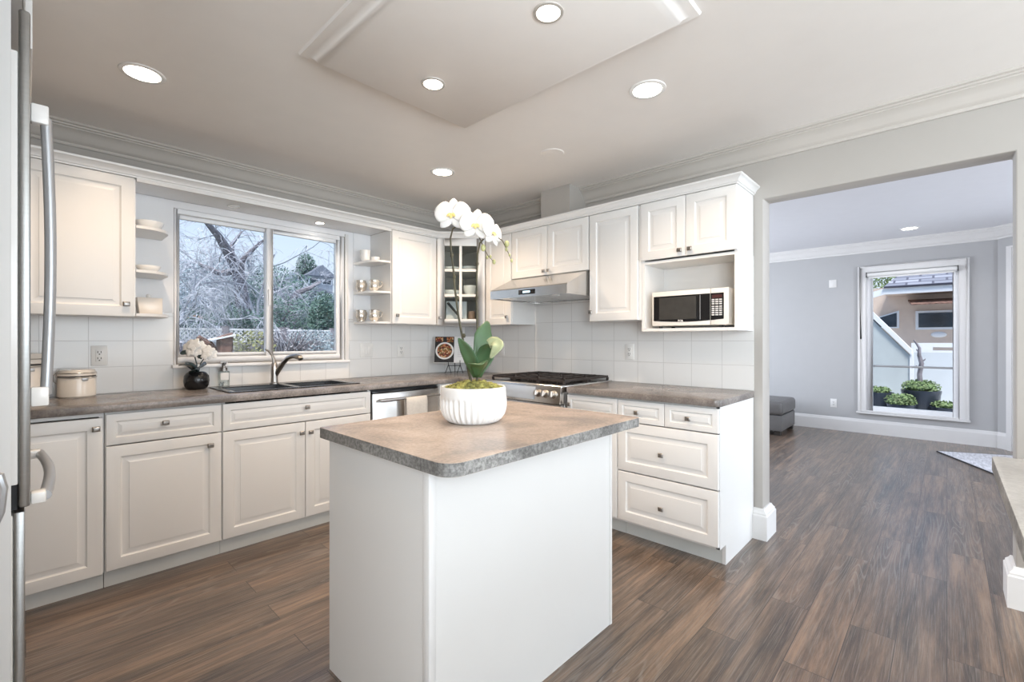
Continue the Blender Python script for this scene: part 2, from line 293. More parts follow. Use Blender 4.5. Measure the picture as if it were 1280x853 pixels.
# ------------------------------------------------------------------ mesh helpers
class MB:
    def __init__(s): s.v = []; s.f = []
    def add(s, vs, fs, mtx=None):
        o = len(s.v)
        s.v += [tuple(mtx @ Vector(p)) if mtx else tuple(p) for p in vs]
        s.f += [tuple(i + o for i in f) for f in fs]
        return s
    def box(s, x0, x1, y0, y1, z0, z1, mtx=None):
        return s.add([(x0, y0, z0), (x1, y0, z0), (x1, y1, z0), (x0, y1, z0), (x0, y0, z1), (x1, y0, z1), (x1, y1, z1), (x0, y1, z1)],
                     [(0, 3, 2, 1), (4, 5, 6, 7), (0, 1, 5, 4), (1, 2, 6, 5), (2, 3, 7, 6), (3, 0, 4, 7)], mtx)
    def prism(s, poly, z0, z1, mtx=None):          # poly counter-clockwise in xy
        n = len(poly)
        vs = [(p[0], p[1], z0) for p in poly] + [(p[0], p[1], z1) for p in poly]
        fs = [tuple(reversed(range(n))), tuple(range(n, 2 * n))] + [(i, (i + 1) % n, n + (i + 1) % n, n + i) for i in range(n)]
        return s.add(vs, fs, mtx)
    def extrude(s, prof, p0, p1, up=(0, 0, 1), cap=True):   # prof (a, b): a across (right of travel), b up
        p0, p1 = Vector(p0), Vector(p1); d = (p1 - p0).normalized(); up = Vector(up); r = d.cross(up).normalized()
        n = len(prof)
        vs = [tuple(p0 + r * a + up * b) for a, b in prof] + [tuple(p1 + r * a + up * b) for a, b in prof]
        fs = [(i, (i + 1) % n, n + (i + 1) % n, n + i) for i in range(n)]
        if cap: fs += [tuple(reversed(range(n))), tuple(range(n, 2 * n))]
        return s.add(vs, fs)
    def sweep(s, prof, path, closed=False):        # horizontal mitred sweep, prof (a, b), a = offset to the right of travel
        P = [Vector((p[0], p[1])) for p in path]; z = path[0][2]; n = len(prof); m = len(P); vs = []
        for i in range(m):
            a = P[i - 1] if (i or closed) else None; b = P[(i + 1) % m] if (i < m - 1 or closed) else None
            d1 = (P[i] - a).normalized() if a is not None else None; d2 = (b - P[i]).normalized() if b is not None else None
            if d1 is None: d1 = d2
            if d2 is None: d2 = d1
            n1 = Vector((d1.y, -d1.x)); n2 = Vector((d2.y, -d2.x)); bis = (n1 + n2).normalized(); k = 1 / max(0.2, bis.dot(n1))
            vs += [(P[i].x + bis.x * k * u, P[i].y + bis.y * k * u, z + w) for u, w in prof]
        fs = []
        for i in range(m if closed else m - 1):
            j = (i + 1) % m
            for q in range(n):
                r = (q + 1) % n; fs.append((i * n + q, i * n + r, j * n + r, j * n + q))
        if not closed: fs += [tuple(range(n)), tuple(reversed(range((m - 1) * n, m * n)))]
        return s.add(vs, fs)
    def tube(s, pts, rad, n=8, cap=True):
        pts = [Vector(p) for p in pts]; m = len(pts)
        if not hasattr(rad, '__len__'): rad = [rad] * m
        vs = []; fs = []; ref = None
        for i in range(m):
            d = (pts[min(i + 1, m - 1)] - pts[max(i - 1, 0)]).normalized()
            if ref is None:
                ref = d.orthogonal().normalized()
            ref = (ref - d * ref.dot(d)).normalized(); bi = d.cross(ref)
            for k in range(n):
                t = 2 * PI * k / n; vs.append(tuple(pts[i] + (ref * math.cos(t) + bi * math.sin(t)) * rad[i]))
        for i in range(m - 1):
            for k in range(n):
                l = (k + 1) % n; fs.append((i * n + k, i * n + l, (i + 1) * n + l, (i + 1) * n + k))
        if cap: fs += [tuple(reversed(range(n))), tuple(range((m - 1) * n, m * n))]
        return s.add(vs, fs)
    def lathe(s, prof, c=(0, 0, 0), n=24, mtx=None, flute=None):   # prof (r, z)
        vs = []; fs = []; m = len(prof)
        for r, z in prof:
            for k in range(n):
                t = 2 * PI * k / n; q = r
                if flute: q = flute(r, z, k)
                vs.append((c[0] + q * math.cos(t), c[1] + q * math.sin(t), c[2] + z))
        for i in range(m - 1):
            for k in range(n):
                l = (k + 1) % n; fs.append((i * n + k, i * n + l, (i + 1) * n + l, (i + 1) * n + k))
        if prof[0][0] > 1e-5: fs.append(tuple(reversed(range(n))))
        if prof[-1][0] > 1e-5: fs.append(tuple(range((m - 1) * n, m * n)))
        return s.add(vs, fs, mtx)
    def ball(s, c, rx, ry=None, rz=None, n=12, m=8, mtx=None, jit=0, rnd=None):
        ry = ry or rx; rz = rz or rx; vs = []; fs = []
        for i in range(m + 1):
            a = PI * i / m
            for k in range(n):
                t = 2 * PI * k / n; j = 1 + (rnd.uniform(-jit, jit) if rnd and 0 < i < m else 0)
                vs.append((c[0] + rx * math.sin(a) * math.cos(t) * j, c[1] + ry * math.sin(a) * math.sin(t) * j, c[2] - rz * math.cos(a) * j))
        for i in range(m):
            for k in range(n):
                l = (k + 1) % n; fs.append((i * n + k, i * n + l, (i + 1) * n + l, (i + 1) * n + k))
        return s.add(vs, fs, mtx)
    def grid(s, P):                                # P rows of points
        r = len(P); c = len(P[0]); o = len(s.v)
        s.v += [tuple(p) for row in P for p in row]
        s.f += [(o + i * c + j, o + i * c + j + 1, o + (i + 1) * c + j + 1, o + (i + 1) * c + j) for i in range(r - 1) for j in range(c - 1)]
        return s
    def build(s, name, m, parent=None, bevel=0, seg=2, smooth=None, loc=None, rot=None, solid=0, subsurf=0, ang=35):
        me = D.meshes.new(name); me.from_pydata(s.v, [], s.f); me.update()
        bm = bmesh.new(); bm.from_mesh(me); bmesh.ops.remove_doubles(bm, verts=bm.verts, dist=1e-6)
        if not solid: bmesh.ops.recalc_face_normals(bm, faces=bm.faces)
        if bevel:
            es = [e for e in bm.edges if len(e.link_faces) == 2 and e.calc_face_angle(0) > 0.6]
            bmesh.ops.bevel(bm, geom=es, offset=bevel, segments=seg, affect='EDGES', profile=0.5)
        bm.to_mesh(me); bm.free()
        me.materials.append(M[m] if isinstance(m, str) else m)
        if smooth is None: smooth = bool(bevel)
        if smooth:
            me.polygons.foreach_set('use_smooth', [True] * len(me.polygons)); me.set_sharp_from_angle(angle=math.radians(ang))
        o = D.objects.new(name, me); COL.objects.link(o)
        if parent: o.parent = parent
        if loc: o.location = loc
        if rot: o.rotation_euler = rot
        if solid:
            md = o.modifiers.new('thickness', 'SOLIDIFY'); md.thickness = solid; md.offset = 0
        if subsurf:
            md = o.modifiers.new('smooth', 'SUBSURF'); md.levels = subsurf; md.render_levels = subsurf
        return o

def tag(o, label=None, cat=None, group=None, kind=None):
    if label: o['label'] = label
    if cat: o['category'] = cat
    if group: o['group'] = group
    if kind: o['kind'] = kind
    return o
def thing(name, label, cat, loc=(0, 0, 0), rz=0, group=None):
    o = D.objects.new(name, None); COL.objects.link(o); o.location = loc; o.rotation_euler = (0, 0, rz)
    o.empty_display_size = 0.1
    return tag(o, label, cat, group)
def struct(name, mb, m, **k):
    return tag(mb.build(name, m, **k), kind='structure')
def dup(root, loc=None, rz=None, label=None, group=None):
    r = root.copy(); COL.objects.link(r)
    if loc is not None: r.location = loc
    if rz is not None: r.rotation_euler = (0, 0, rz)
    if label: r['label'] = label
    if group: r['group'] = group
    for ch in list(root.children):
        c = ch.copy(); COL.objects.link(c); c.parent = r
        for g in list(ch.children):
            d = g.copy(); COL.objects.link(d); d.parent = c
    return r
RY = -PI / 2            # rotation for things against the range wall (local -y faces -x)

def rings_panel(w, h, rings, hole=False):
    """slab facing -y, lower left corner at origin; rings = (inset, y)"""
    mb = MB(); vs = []; fs = []
    for ins, y in rings:
        vs += [(ins, y, ins), (w - ins, y, ins), (w - ins, y, h - ins), (ins, y, h - ins)]
    n = len(rings)
    fs.append((0, 3, 2, 1))
    for i in range(n - 1):
        for k in range(4):
            l = (k + 1) % 4; fs.append((i * 4 + k, i * 4 + l, (i + 1) * 4 + l, (i + 1) * 4 + k))
    fs.append(tuple(range((n - 1) * 4, n * 4)))
    return mb.add(vs, fs)
def raised(w, h, fr=0.055):
    """raised-panel front, 20 mm thick: back at y=0.02, face at y=0"""
    k = min(fr, w * 0.24, h * 0.24); s = k / 0.055
    return rings_panel(w, h, [(0, 0.02), (0, 0.0025), (0.0015, 0.0007), (0.004, 0.0), (k, 0.0), (k + 0.003 * s, 0.0045), (k + 0.008 * s, 0.0075),
                              (k + 0.013 * s, 0.0078), (k + 0.034 * s, 0.0030), (k + 0.0345 * s, 0.0008), (k + 0.037 * s, 0.0004)])
def knob(parent, x, z, y=0.0, label=None):
    mb = MB()
    mb.lathe([(0.0055, 0), (0.0045, 0.004), (0.0045, 0.012), (0.006, 0.014)], n=10, mtx=Matrix.Translation((x, y, z)) @ Matrix.Rotation(PI / 2, 4, 'X'))
    a = 0.0155
    P = [(-a, -a * .8), (a, -a * .8), (a, a * .8), (-a, a * .8)]
    vs = [(x + p[0] * k, y - t, z + p[1] * k) for k, t in ((0.7, 0.013), (1, 0.017), (1, 0.021), (0.75, 0.026)) for p in P]
    fs = [(3, 2, 1, 0), (12, 13, 14, 15)] + [(i * 4 + j, i * 4 + (j + 1) % 4, (i + 1) * 4 + (j + 1) % 4, (i + 1) * 4 + j) for i in range(3) for j in range(4)]
    mb.add(vs, fs)
    return mb.build('knob', 'pewter', parent, bevel=0.002, smooth=True)
def front(parent, name, x0, x1, z0, z1, knobs=(), fr=0.055, g=0.0015):
    w = x1 - x0 - 2 * g; h = z1 - z0 - 2 * g
    o = raised(w, h, fr).build(name, 'cab', parent, loc=(x0 + g, 0, z0 + g), smooth=True, ang=18)
    for kx, kz in knobs:
        kb = knob(o, kx - x0 - g, kz - z0 - g)
    return o
def open_box(mb, x0, x1, y0, y1, z0, z1, t=0.018, top=True, bottom=True, back=True):
    mb.box(x0, x0 + t, y0, y1, z0, z1); mb.box(x1 - t, x1, y0, y1, z0, z1)
    if bottom: mb.box(x0 + t, x1 - t, y0, y1, z0, z0 + t)
    if top: mb.box(x0 + t, x1 - t, y0, y1, z1 - t, z1)
    if back: mb.box(x0 + t, x1 - t, y1 - 0.008, y1, z0 + t, z1 - t)
    return mb
def cellslab(xs, ys, keep, z0, z1):
    """one clean slab from grid cells; keep(i, j) -> bool"""
    mb = MB(); idx = {}
    def V(i, j, t):
        if (i, j, t) not in idx:
            idx[(i, j, t)] = len(mb.v); mb.v.append((xs[i], ys[j], (z0, z1)[t]))
        return idx[(i, j, t)]
    K = lambda i, j: 0 <= i < len(xs) - 1 and 0 <= j < len(ys) - 1 and keep(i, j)
    for i in range(len(xs) - 1):
        for j in range(len(ys) - 1):
            if not K(i, j): continue
            mb.f.append((V(i, j, 1), V(i + 1, j, 1), V(i + 1, j + 1, 1), V(i, j + 1, 1)))
            mb.f.append((V(i, j, 0), V(i, j + 1, 0), V(i + 1, j + 1, 0), V(i + 1, j, 0)))
            if not K(i, j - 1): mb.f.append((V(i, j, 0), V(i + 1, j, 0), V(i + 1, j, 1), V(i, j, 1)))
            if not K(i, j + 1): mb.f.append((V(i + 1, j + 1, 0), V(i, j + 1, 0), V(i, j + 1, 1), V(i + 1, j + 1, 1)))
            if not K(i - 1, j): mb.f.append((V(i, j + 1, 0), V(i, j, 0), V(i, j, 1), V(i, j + 1, 1)))
            if not K(i + 1, j): mb.f.append((V(i + 1, j, 0), V(i + 1, j + 1, 0), V(i + 1, j + 1, 1), V(i + 1, j, 1)))
    return mb
def round_rect(x0, x1, y0, y1, r, n=6):
    P = []
    for cx, cy, a in ((x1 - r, y0 + r, -PI / 2), (x1 - r, y1 - r, 0), (x0 + r, y1 - r, PI / 2), (x0 + r, y0 + r, PI)):
        for i in range(n + 1):
            t = a + PI / 2 * i / n; P.append((cx + r * math.cos(t), cy + r * math.sin(t)))
    return P
rnd = random.Random(7)

# ================================================================== STRUCTURE
CZ = 2.44; LZ = 2.50
struct('floor', MB().box(-0.75, 7.9, -2.75, 3.9, -0.05, 0.0), 'floor')
# window wall (north) with the window opening x .655-1.80, z 1.06-2.075
WX0, WX1, WZ0, WZ1 = 0.655, 1.808, 1.06, 2.078
mb = MB(); mb.box(-0.9, WX0, 3.62, 3.80, 0, 2.6); mb.box(WX1, 3.27, 3.62, 3.80, 0, 2.6); mb.box(WX0, WX1, 3.62, 3.80, 0, WZ0); mb.box(WX0, WX1, 3.62, 3.80, WZ1, 2.6)
struct('wall_north', mb, 'wall')
# range wall (east) with the wide opening to the living room
mb = cellslab([-2.75, -0.23, 0.824, 3.62], [0, 2.096, 2.6], lambda i, j: not (i == 1 and j == 0), 3.12, 3.27)
mb.v = [(z, x, y) for x, y, z in mb.v]
struct('wall_east', mb, 'wall', bevel=0.006)
struct('ceiling', MB().box(-0.9, 3.12, -2.75, 3.62, CZ, CZ + 0.1), 'ceil')
# walls behind the camera, with wide glazed openings
mb = cellslab([-0.9, 0.0, 3.0, 4.1, 6.7, 8.0], [0, 0.1, 2.35, 2.6], lambda i, j: not (i in (1, 3) and j == 1), 2.75, 2.90)
mb.v = [(x, -z, y) for x, y, z in mb.v]
struct('wall_south', mb, 'wall')
mb = MB(); mb.box(-0.9, -0.75, -2.75, -2.0, 0, 2.6); mb.box(-0.9, -0.75, -0.4, 3.62, 0, 2.6); mb.box(-0.9, -0.75, -2.0, -0.4, 0, 0.9); mb.box(-0.9, -0.75, -2.0, -0.4, 2.1, 2.6)
struct('wall_west', mb, 'wall')
# living room shell
FX = 7.60; A0, A1, B0, B1 = -0.108, 0.779, 0.30, 2.11            # opening of the far window in y and z
mb = cellslab([-0.42, A0, A1, 3.62], [0, B0, B1, 2.6], lambda i, j: not (i == 1 and j == 1), FX, FX + 0.15)
mb.v = [(z, x, y) for x, y, z in mb.v]
struct('wall_living_east', mb, 'wall_living')
mb = MB(); mb.prism([(7.6, -0.42), (6.4, -1.62), (6.52, -1.74), (7.75, -0.48)], 0, 2.6); mb.box(6.4, 6.52, -2.75, -1.70, 0, 2.6)
struct('wall_living_bay', mb, 'wall_living')
mb = cellslab([3.27, 4.0, 6.8, 7.75], [0, 0.6, 2.25, 2.6], lambda i, j: not (i == 1 and j == 1), -3.70, -3.62)
mb.v = [(x, -z, y) for x, y, z in mb.v]
struct('wall_living_north', mb, 'wall_living')
struct('ceiling_living', MB().box(3.27, 7.75, -2.75, 3.62, LZ, LZ + 0.1), 'ceil_living')

# crown mouldings: a = distance from the wall (right of travel), b = height below the ceiling
def crown_prof(s=1.0):
    return [(0, 0), (0, -0.112), (0.010, -0.112), (0.014, -0.104), (0.014, -0.096), (0.024, -0.090), (0.034, -0.078), (0.044, -0.058), (0.060, -0.040),
            (0.076, -0.032), (0.076, -0.026), (0.086, -0.022), (0.086, -0.014), (0.098, -0.010), (0.104, 0.0)]
e = 0.0
mb = MB().sweep(crown_prof(), [(-0.75, 3.62, CZ), (3.12, 3.62, CZ), (3.12, 2.416, CZ)])
struct('trim_1', mb, 'crown', smooth=True, ang=25)
mb = MB().sweep(crown_prof(), [(3.12, 2.124, CZ), (3.12, -2.75, CZ)])
struct('trim_2', mb, 'crown', smooth=True, ang=25)
mb = MB().sweep([(a * 1.1, b * 1.15) for a, b in crown_prof()], [(3.27, 3.62, LZ), (7.6, 3.62, LZ), (7.6, -0.42, LZ), (6.4, -1.62, LZ), (6.4, -2.75, LZ)])
struct('trim_3', mb, 'trim', smooth=True, ang=25)
base = [(0, 0), (0.018, 0), (0.018, 0.145), (0.014, 0.155), (0.010, 0.165), (0.006, 0.178), (0, 0.182)]
struct('baseboard_living_east', MB().sweep(base, [(3.27, 3.62, 0), (7.6, 3.62, 0), (7.6, -0.42, 0), (7.46, -0.56, 0)]), 'trim')
base2 = [(0, 0), (0.030, 0), (0.030, 0.145), (0.024, 0.152), (0.024, 0.16), (0.014, 0.172), (0.008, 0.184), (0, 0.186)]
struct('baseboard_left_jamb', MB().sweep(base2, [(3.12, 0.874, 0), (3.12, 0.824, 0), (3.27, 0.824, 0), (3.27, 1.2, 0)]), 'trim')
struct('baseboard_right_jamb', MB().sweep(base2, [(3.27, -0.6, 0), (3.27, -0.23, 0), (3.12, -0.23, 0), (3.12, -0.9, 0)]), 'trim')
# casing on the angled bay wall
q = Vector((-1, -1, 0)).normalized(); nn = Vector((-1, 1, 0)).normalized()
p0 = Vector((7.6, -0.42, 0)) + q * 0.105
vs = []
mb = MB()
for d0, d1, z0, z1, t in ((0, 0.085, 0.0, 2.27, 0.024), (0.085, 0.95, 2.19, 2.27, 0.024), (0.95, 1.03, 0.0, 2.27, 0.024), (0.02, 0.06, 0.0, 2.25, 0.034)):
    a, b = p0 + q * d0, p0 + q * d1
    mb.prism([(a.x, a.y), (b.x, b.y), (b.x + nn.x * t, b.y + nn.y * t), (a.x + nn.x * t, a.y + nn.y * t)][::-1], z0, z1)
struct('trim_4', mb, 'trim')

# dropped ceiling panel over the island, coved edges
def rect_loops(loops):
    mb = MB()
    for x0, x1, y0, y1, z in loops: mb.v += [(x0, y0, z), (x1, y0, z), (x1, y1, z), (x0, y1, z)]
    n = len(loops); mb.f.append((0, 3, 2, 1)); mb.f.append(tuple(range(4 * n - 4, 4 * n)))
    for i in range(n - 1):
        for k in range(4):
            l = (k + 1) % 4; mb.f.append((i * 4 + k, i * 4 + l, (i + 1) * 4 + l, (i + 1) * 4 + k))
    return mb
L = [(0.79, 1.72, 0.66, 1.99, CZ), (0.795, 1.715, 0.665, 1.985, CZ - 0.012), (0.82, 1.69, 0.69, 1.96, CZ - 0.018), (0.84, 1.67, 0.71, 1.94, CZ - 0.030),
     (0.85, 1.66, 0.72, 1.93, CZ - 0.046), (0.87, 1.64, 0.74, 1.91, CZ - 0.054), (0.88, 1.63, 0.75, 1.90, CZ - 0.060)]
struct('trim_5', rect_loops(L), 'ceil', smooth=True, ang=40)

# tiled backsplashes
mb = MB(); mb.box(-0.7, WX0 - 0.001, 3.612, 3.62, 0.91, 1.40); mb.box(WX1 + 0.001, 3.112, 3.612, 3.62, 0.91, 1.40); mb.box(WX0 - 0.001, WX1 + 0.001, 3.612, 3.62, 0.91, WZ0)
struct('trim_6', mb, 'tile_x')
mb = MB(); mb.box(3.112, 3.12, 0.875, 3.612, 0.91, 1.75)
struct('trim_7', mb, 'tile_y')

# ------------------------------------------------ kitchen window (slider)
mb = MB()
def frame_xz(mb, x0, x1, z0, z1, y0, y1, wl, wr, wb_, wt):
    mb.box(x0, x0 + wl, y0, y1, z0, z1); mb.box(x1 - wr, x1, y0, y1, z0, z1)
    mb.box(x0 + wl, x1 - wr, y0, y1, z0, z0 + wb_); mb.box(x0 + wl, x1 - wr, y0, y1, z1 - wt, z1)
def frame_yz(mb, x0, x1, y0, y1, z0, z1, wl, wr, wb_, wt):
    mb.box(x0, x1, y0, y0 + wl, z0, z1); mb.box(x0, x1, y1 - wr, y1, z0, z1)
    mb.box(x0, x1, y0 + wl, y1 - wr, z0, z0 + wb_); mb.box(x0, x1, y0 + wl, y1 - wr, z1 - wt, z1)
XM = 1.236
win = tag(D.objects.new('window_1', None), kind='structure'); COL.objects.link(win)
mb = MB(); frame_xz(mb, WX0 + 0.002, WX1 - 0.002, WZ0 + 0.002, WZ1 - 0.002, 3.615, 3.70, 0.018, 0.035, 0.05, 0.030)
mb.build('window_frame', 'vinyl', win, bevel=0.003)
mb = MB(); frame_xz(mb, WX0 + 0.020, XM + 0.022, WZ0 + 0.052, WZ1 - 0.032, 3.655, 3.685, 0.018, 0.042, 0.028, 0.024)
s1 = mb.build('window_sash', 'vinyl', win, bevel=0.003)
mb = MB(); frame_xz(mb, XM - 0.022, WX1 - 0.037, WZ0 + 0.052, WZ1 - 0.032, 3.622, 3.652, 0.045, 0.030, 0.028, 0.030)
mb.box(XM - 0.012, XM + 0.004, 3.610, 3.622, 1.48, 1.60)
s2 = mb.build('window_sash', 'vinyl', win, bevel=0.003)
MB().box(WX0 + 0.036, XM - 0.018, 3.668, 3.672, WZ0 + 0.078, WZ1 - 0.054).build('window_pane', 'glass', s1)
MB().box(XM + 0.02, WX1 - 0.065, 3.635, 3.639, WZ0 + 0.078, WZ1 - 0.06).build('window_pane', 'glass', s2)
mb = MB(); mb.box(WX0 - 0.012, WX1 + 0.03, 3.575, 3.617, WZ0 - 0.016, WZ0 + 0.006); mb.build('window_sill', 'vinyl', win, bevel=0.005)
# casing around the recess right of the frame
mb = MB(); mb.box(WX1 + 0.002, WX1 + 0.030, 3.600, 3.612, WZ0 + 0.008, 2.10); mb.build('window_casing', 'trim', win, bevel=0.003)

mb = MB(); mb.box(0.604, WX0 - 0.001, 3.611, 3.6195, 1.402, 2.124); mb.box(WX1 + 0.031, 1.884, 3.611, 3.6195, 1.402, 2.124); mb.box(WX0 - 0.001, WX1 + 0.031, 3.611, 3.6195, 2.101, 2.124)
mb.box(WX0 - 0.001, WX1 + 0.001, 3.611, 3.6195, WZ1 + 0.001, 2.101); mb.build('lightening_board', 'cab_in', win)  # pale boards added to lighten the wall around the window
# ------------------------------------------------ living-room window
win = tag(D.objects.new('window_2', None), kind='structure'); COL.objects.link(win)
mb = MB(); frame_yz(mb, FX - 0.022, FX - 0.001, -0.19, 0.858, 0.285, 2.195, 0.085, 0.085, 0.02, 0.085); frame_yz(mb, FX - 0.034, FX - 0.022, -0.19, 0.858, 0.285, 2.195, 0.022, 0.022, 0.0, 0.022)
mb.build('window_casing', 'trim', win, bevel=0.003)
MB().box(FX - 0.05, FX - 0.001, -0.20, 0.875, 0.262, 0.285).build('window_sill', 'trim', win, bevel=0.004)
mb = MB(); frame_yz(mb, FX + 0.001, FX + 0.06, A0 + 0.002, A1 - 0.002, B0 + 0.002, B1 - 0.002, 0.055, 0.072, 0.06, 0.06)
mb.build('window_frame', 'vinyl', win, bevel=0.004)
MB().box(FX + 0.02, FX + 0.045, A0 + 0.055, A1 - 0.072, 0.876, 0.902).build('window_rail', 'silverplastic', win, bevel=0.003)
MB().box(FX + 0.03, FX + 0.034, A0 + 0.053, A1 - 0.070, B0 + 0.058, B1 - 0.058).build('window_pane', 'glass', win)
bl = thing('roller_blind', 'white roller blind rolled up at the top of the living room window', 'blind', (FX - 0.045, (A0 + A1) / 2, 2.075))
hw = (A1 - A0) / 2 - 0.02
MB().tube([(0, -hw, 0), (0, hw, 0)], 0.026, 16).build('roll', 'ceramic_matte', bl, smooth=True)
for sgn in (-1, 1): MB().box(-0.03, 0.022, sgn * (hw + 0.006) - 0.004, sgn * (hw + 0.006) + 0.004, -0.03, 0.032).build('bracket', 'blackm', bl)
MB().box(0.0, 0.014, -hw + 0.02, hw - 0.02, -0.045, -0.028).build('hem_bar', 'ceramic_matte', bl, bevel=0.003)

# ================================================================== OBJECTS
# ------------------------------------------------ base cabinets on the window wall: local x right, y back, z up
BY = 2.985; TOPZ = 0.870
def base_body(t, w, depth=0.60, toe=0.045, x0=0.0, z0=0.085, side_floor=None, top=True):
    mb = MB(); open_box(mb, x0 + 0.0005, w - 0.0005, 0.0205, depth, z0, TOPZ, top=top)
    mb.build('cabinet_body', 'cab', t)
    MB().box(x0 + 0.0005, w - 0.0005, toe, toe + 0.016, 0.0, z0 - 0.001).build('toe_kick', 'toe', t)
t = thing('base_cabinet', 'white base cabinet with one tall door and no drawer beside the fridge', 'cabinet', (-0.30, BY, 0)); base_body(t, 0.564)
front(t, 'door', 0.20, 0.559, 0.082, 0.848, [(0.533, 0.797)])
front(t, 'door', 0.003, 0.198, 0.082, 0.848)
t = thing('base_cabinet', 'white base cabinet with one drawer above one door below the small black orchid pot', 'cabinet', (0.266, BY, 0)); base_body(t, 0.499)
front(t, 'drawer', 0.002, 0.497, 0.706, 0.862, [(0.238, 0.793)], fr=0.05)
front(t, 'door', 0.002, 0.497, 0.089, 0.703, [(0.440, 0.640)])
t = thing('base_cabinet', 'white sink base cabinet with a wide drawer front above two doors', 'cabinet', (0.766, BY, 0)); base_body(t, 0.927, top=False)
front(t, 'drawer', 0.002, 0.925, 0.706, 0.862, [(0.472, 0.797)], fr=0.05)
front(t, 'door', 0.002, 0.4655, 0.089, 0.703, [(0.438, 0.636)])
front(t, 'door', 0.4665, 0.925, 0.089, 0.703, [(0.494, 0.634)])
t = thing('corner_cabinet', 'white corner base cabinet hidden behind the island between dishwasher and range', 'cabinet', (2.302, BY, 0))
mb = MB(); mb.box(0.0, 0.81, 0.0205, 0.62, 0.085, TOPZ); mb.box(0.229, 0.81, -0.348, 0.020, 0.085, TOPZ); mb.build('cabinet_body', 'cab', t)
front(t, 'filler_panel', 0.002, 0.205, 0.089, 0.862, fr=0.03)
mb = MB(); mb.box(0, 0.27, 0.045, 0.06, 0, 0.084); mb.box(0.27, 0.285, -0.345, 0.06, 0, 0.084); mb.build('toe_kick', 'toe', t)
# dishwasher
t = thing('dishwasher', 'stainless steel dishwasher under the worktop with a tubular bar handle', 'dishwasher', (1.697, BY, 0))
MB().box(0.004, 0.598, 0.03, 0.59, 0.09, 0.862).build('tub', 'blackm', t)
MB().box(0.008, 0.594, 0.0, 0.029, 0.10, 0.838).build('door', 'steel', t, bevel=0.004)
MB().box(0.008, 0.594, 0.003, 0.028, 0.840, 0.853).build('control_strip', 'black', t, bevel=0.002)
mb = MB(); mb.tube([(0.04, -0.055, 0.792), (0.562, -0.055, 0.792)], 0.0115, 14)
mb.tube([(0.06, 0.0, 0.792), (0.06, -0.055, 0.792)], 0.008, 8); mb.tube([(0.542, 0.0, 0.792), (0.542, -0.055, 0.792)], 0.008, 8)
mb.build('handle', 'steel_h', t, smooth=True)
MB().box(0.01, 0.592, 0.05, 0.062, 0.0, 0.088).build('toe_kick', 'blackm', t)
# towel
mb = MB(); rows = []
for i in range(21):
    s_ = i / 20; row = []
    for j in range(9):
        u = j / 8; x = 1.945 + 0.178 * u + 0.012 * (u - .5) * s_
        if i < 16: z = 0.80 - (15 - i) * 0.026; y = 2.9135 - 0.002
        wob = 0.004 * math.sin(u * 9 + 1) * (1 - min(1, abs(i - 15) / 15) * 0 - (1 if 13 < i < 18 else 0))
        k = i - 16
        if i < 14: p = (x, 2.9085 + wob, 0.800 - (14 - i) * 0.030)
        elif i == 14: p = (x, 2.9130, 0.803)
        elif i == 15: p = (x, 2.9215, 0.8105)
        elif i == 16: p = (x, 2.9385, 0.8105)
        elif i == 17: p = (x, 2.9460, 0.803)
        else: p = (x + 0.01, 2.9505 + wob * .5, 0.80 - (i - 17) * 0.07)
        row.append((p[0], p[1] + 0.0, p[2] - 0.012 + 0.0))
    rows.append(row)
mb.grid(rows); o = mb.build('kitchen_towel', 'towel', smooth=True, solid=0.003, ang=80)
tag(o, 'off white kitchen towel hanging over the dishwasher handle', 'towel')

# ------------------------------------------------ worktops
xs = [-0.62, 0.845, 1.645, 2.485, 3.110]; ys = [2.636, 2.965, 3.105, 3.495, 3.610]
def keep(i, j):
    if j == 0: return i == 3
    if i == 1 and j == 2: return False
    return True
def edge_mat_slab(mb, name, mtop, medge, parent=None, **k):
    o = mb.build(name, mtop, parent, **k); o.data.materials.append(M[medge])
    for p in o.data.polygons:
        if abs(p.normal.z) < 0.7: p.material_index = 1
    return o
o = edge_mat_slab(cellslab(xs, ys, keep, 0.872, 0.910), 'worktop', 'lam', 'lam', bevel=0.004)
tag(o, 'long grey stone-look worktop running under the window and round the corner to the range', 'worktop')
P = round_rect(2.485, 3.110, 0.862, 1.866, 0.035)
o = edge_mat_slab(MB().prism(P, 0.872, 0.910), 'worktop', 'lam', 'lam', bevel=0.003)
tag(o, 'short grey stone-look worktop right of the range above the drawers', 'worktop')

# ------------------------------------------------ range side base cabinets
t = thing('base_cabinet', 'narrow white base cabinet with a drawer over a door next to the range', 'cabinet', (2.51, 1.865, 0), RY); base_body(t, 0.386, 0.60, 0.11, z0=0.11)
front(t, 'drawer', 0.002, 0.384, 0.728, 0.862, [(0.03, 0.797)], fr=0.045)
front(t, 'door', 0.002, 0.384, 0.124, 0.725)
t = thing('drawer_cabinet', 'white drawer cabinet with two small drawers over two deep drawers at the worktop end', 'cabinet', (2.51, 1.478, 0), RY)
mb = MB(); open_box(mb, 0.0005, 0.602, 0.0205, 0.60, 0.11, TOPZ); mb.build('cabinet_body', 'cab', t)
mb = MB(); mb.add([(0.584, 0.0205, 0.11), (0.584, 0.11, 0.11), (0.584, 0.11, 0), (0.584, 0.60, 0), (0.584, 0.60, 0.869), (0.584, 0.0205, 0.869)] + [(0.6035, 0.0205, 0.11), (0.6035, 0.11, 0.11), (0.6035, 0.11, 0), (0.6035, 0.60, 0), (0.6035, 0.60, 0.869), (0.6035, 0.0205, 0.869)],
     [(0, 1, 2, 3, 4, 5), (11, 10, 9, 8, 7, 6)] + [(i, (i + 1) % 6, 6 + (i + 1) % 6, 6 + i)[::-1] for i in range(6)]); mb.build('end_panel', 'cab', t)
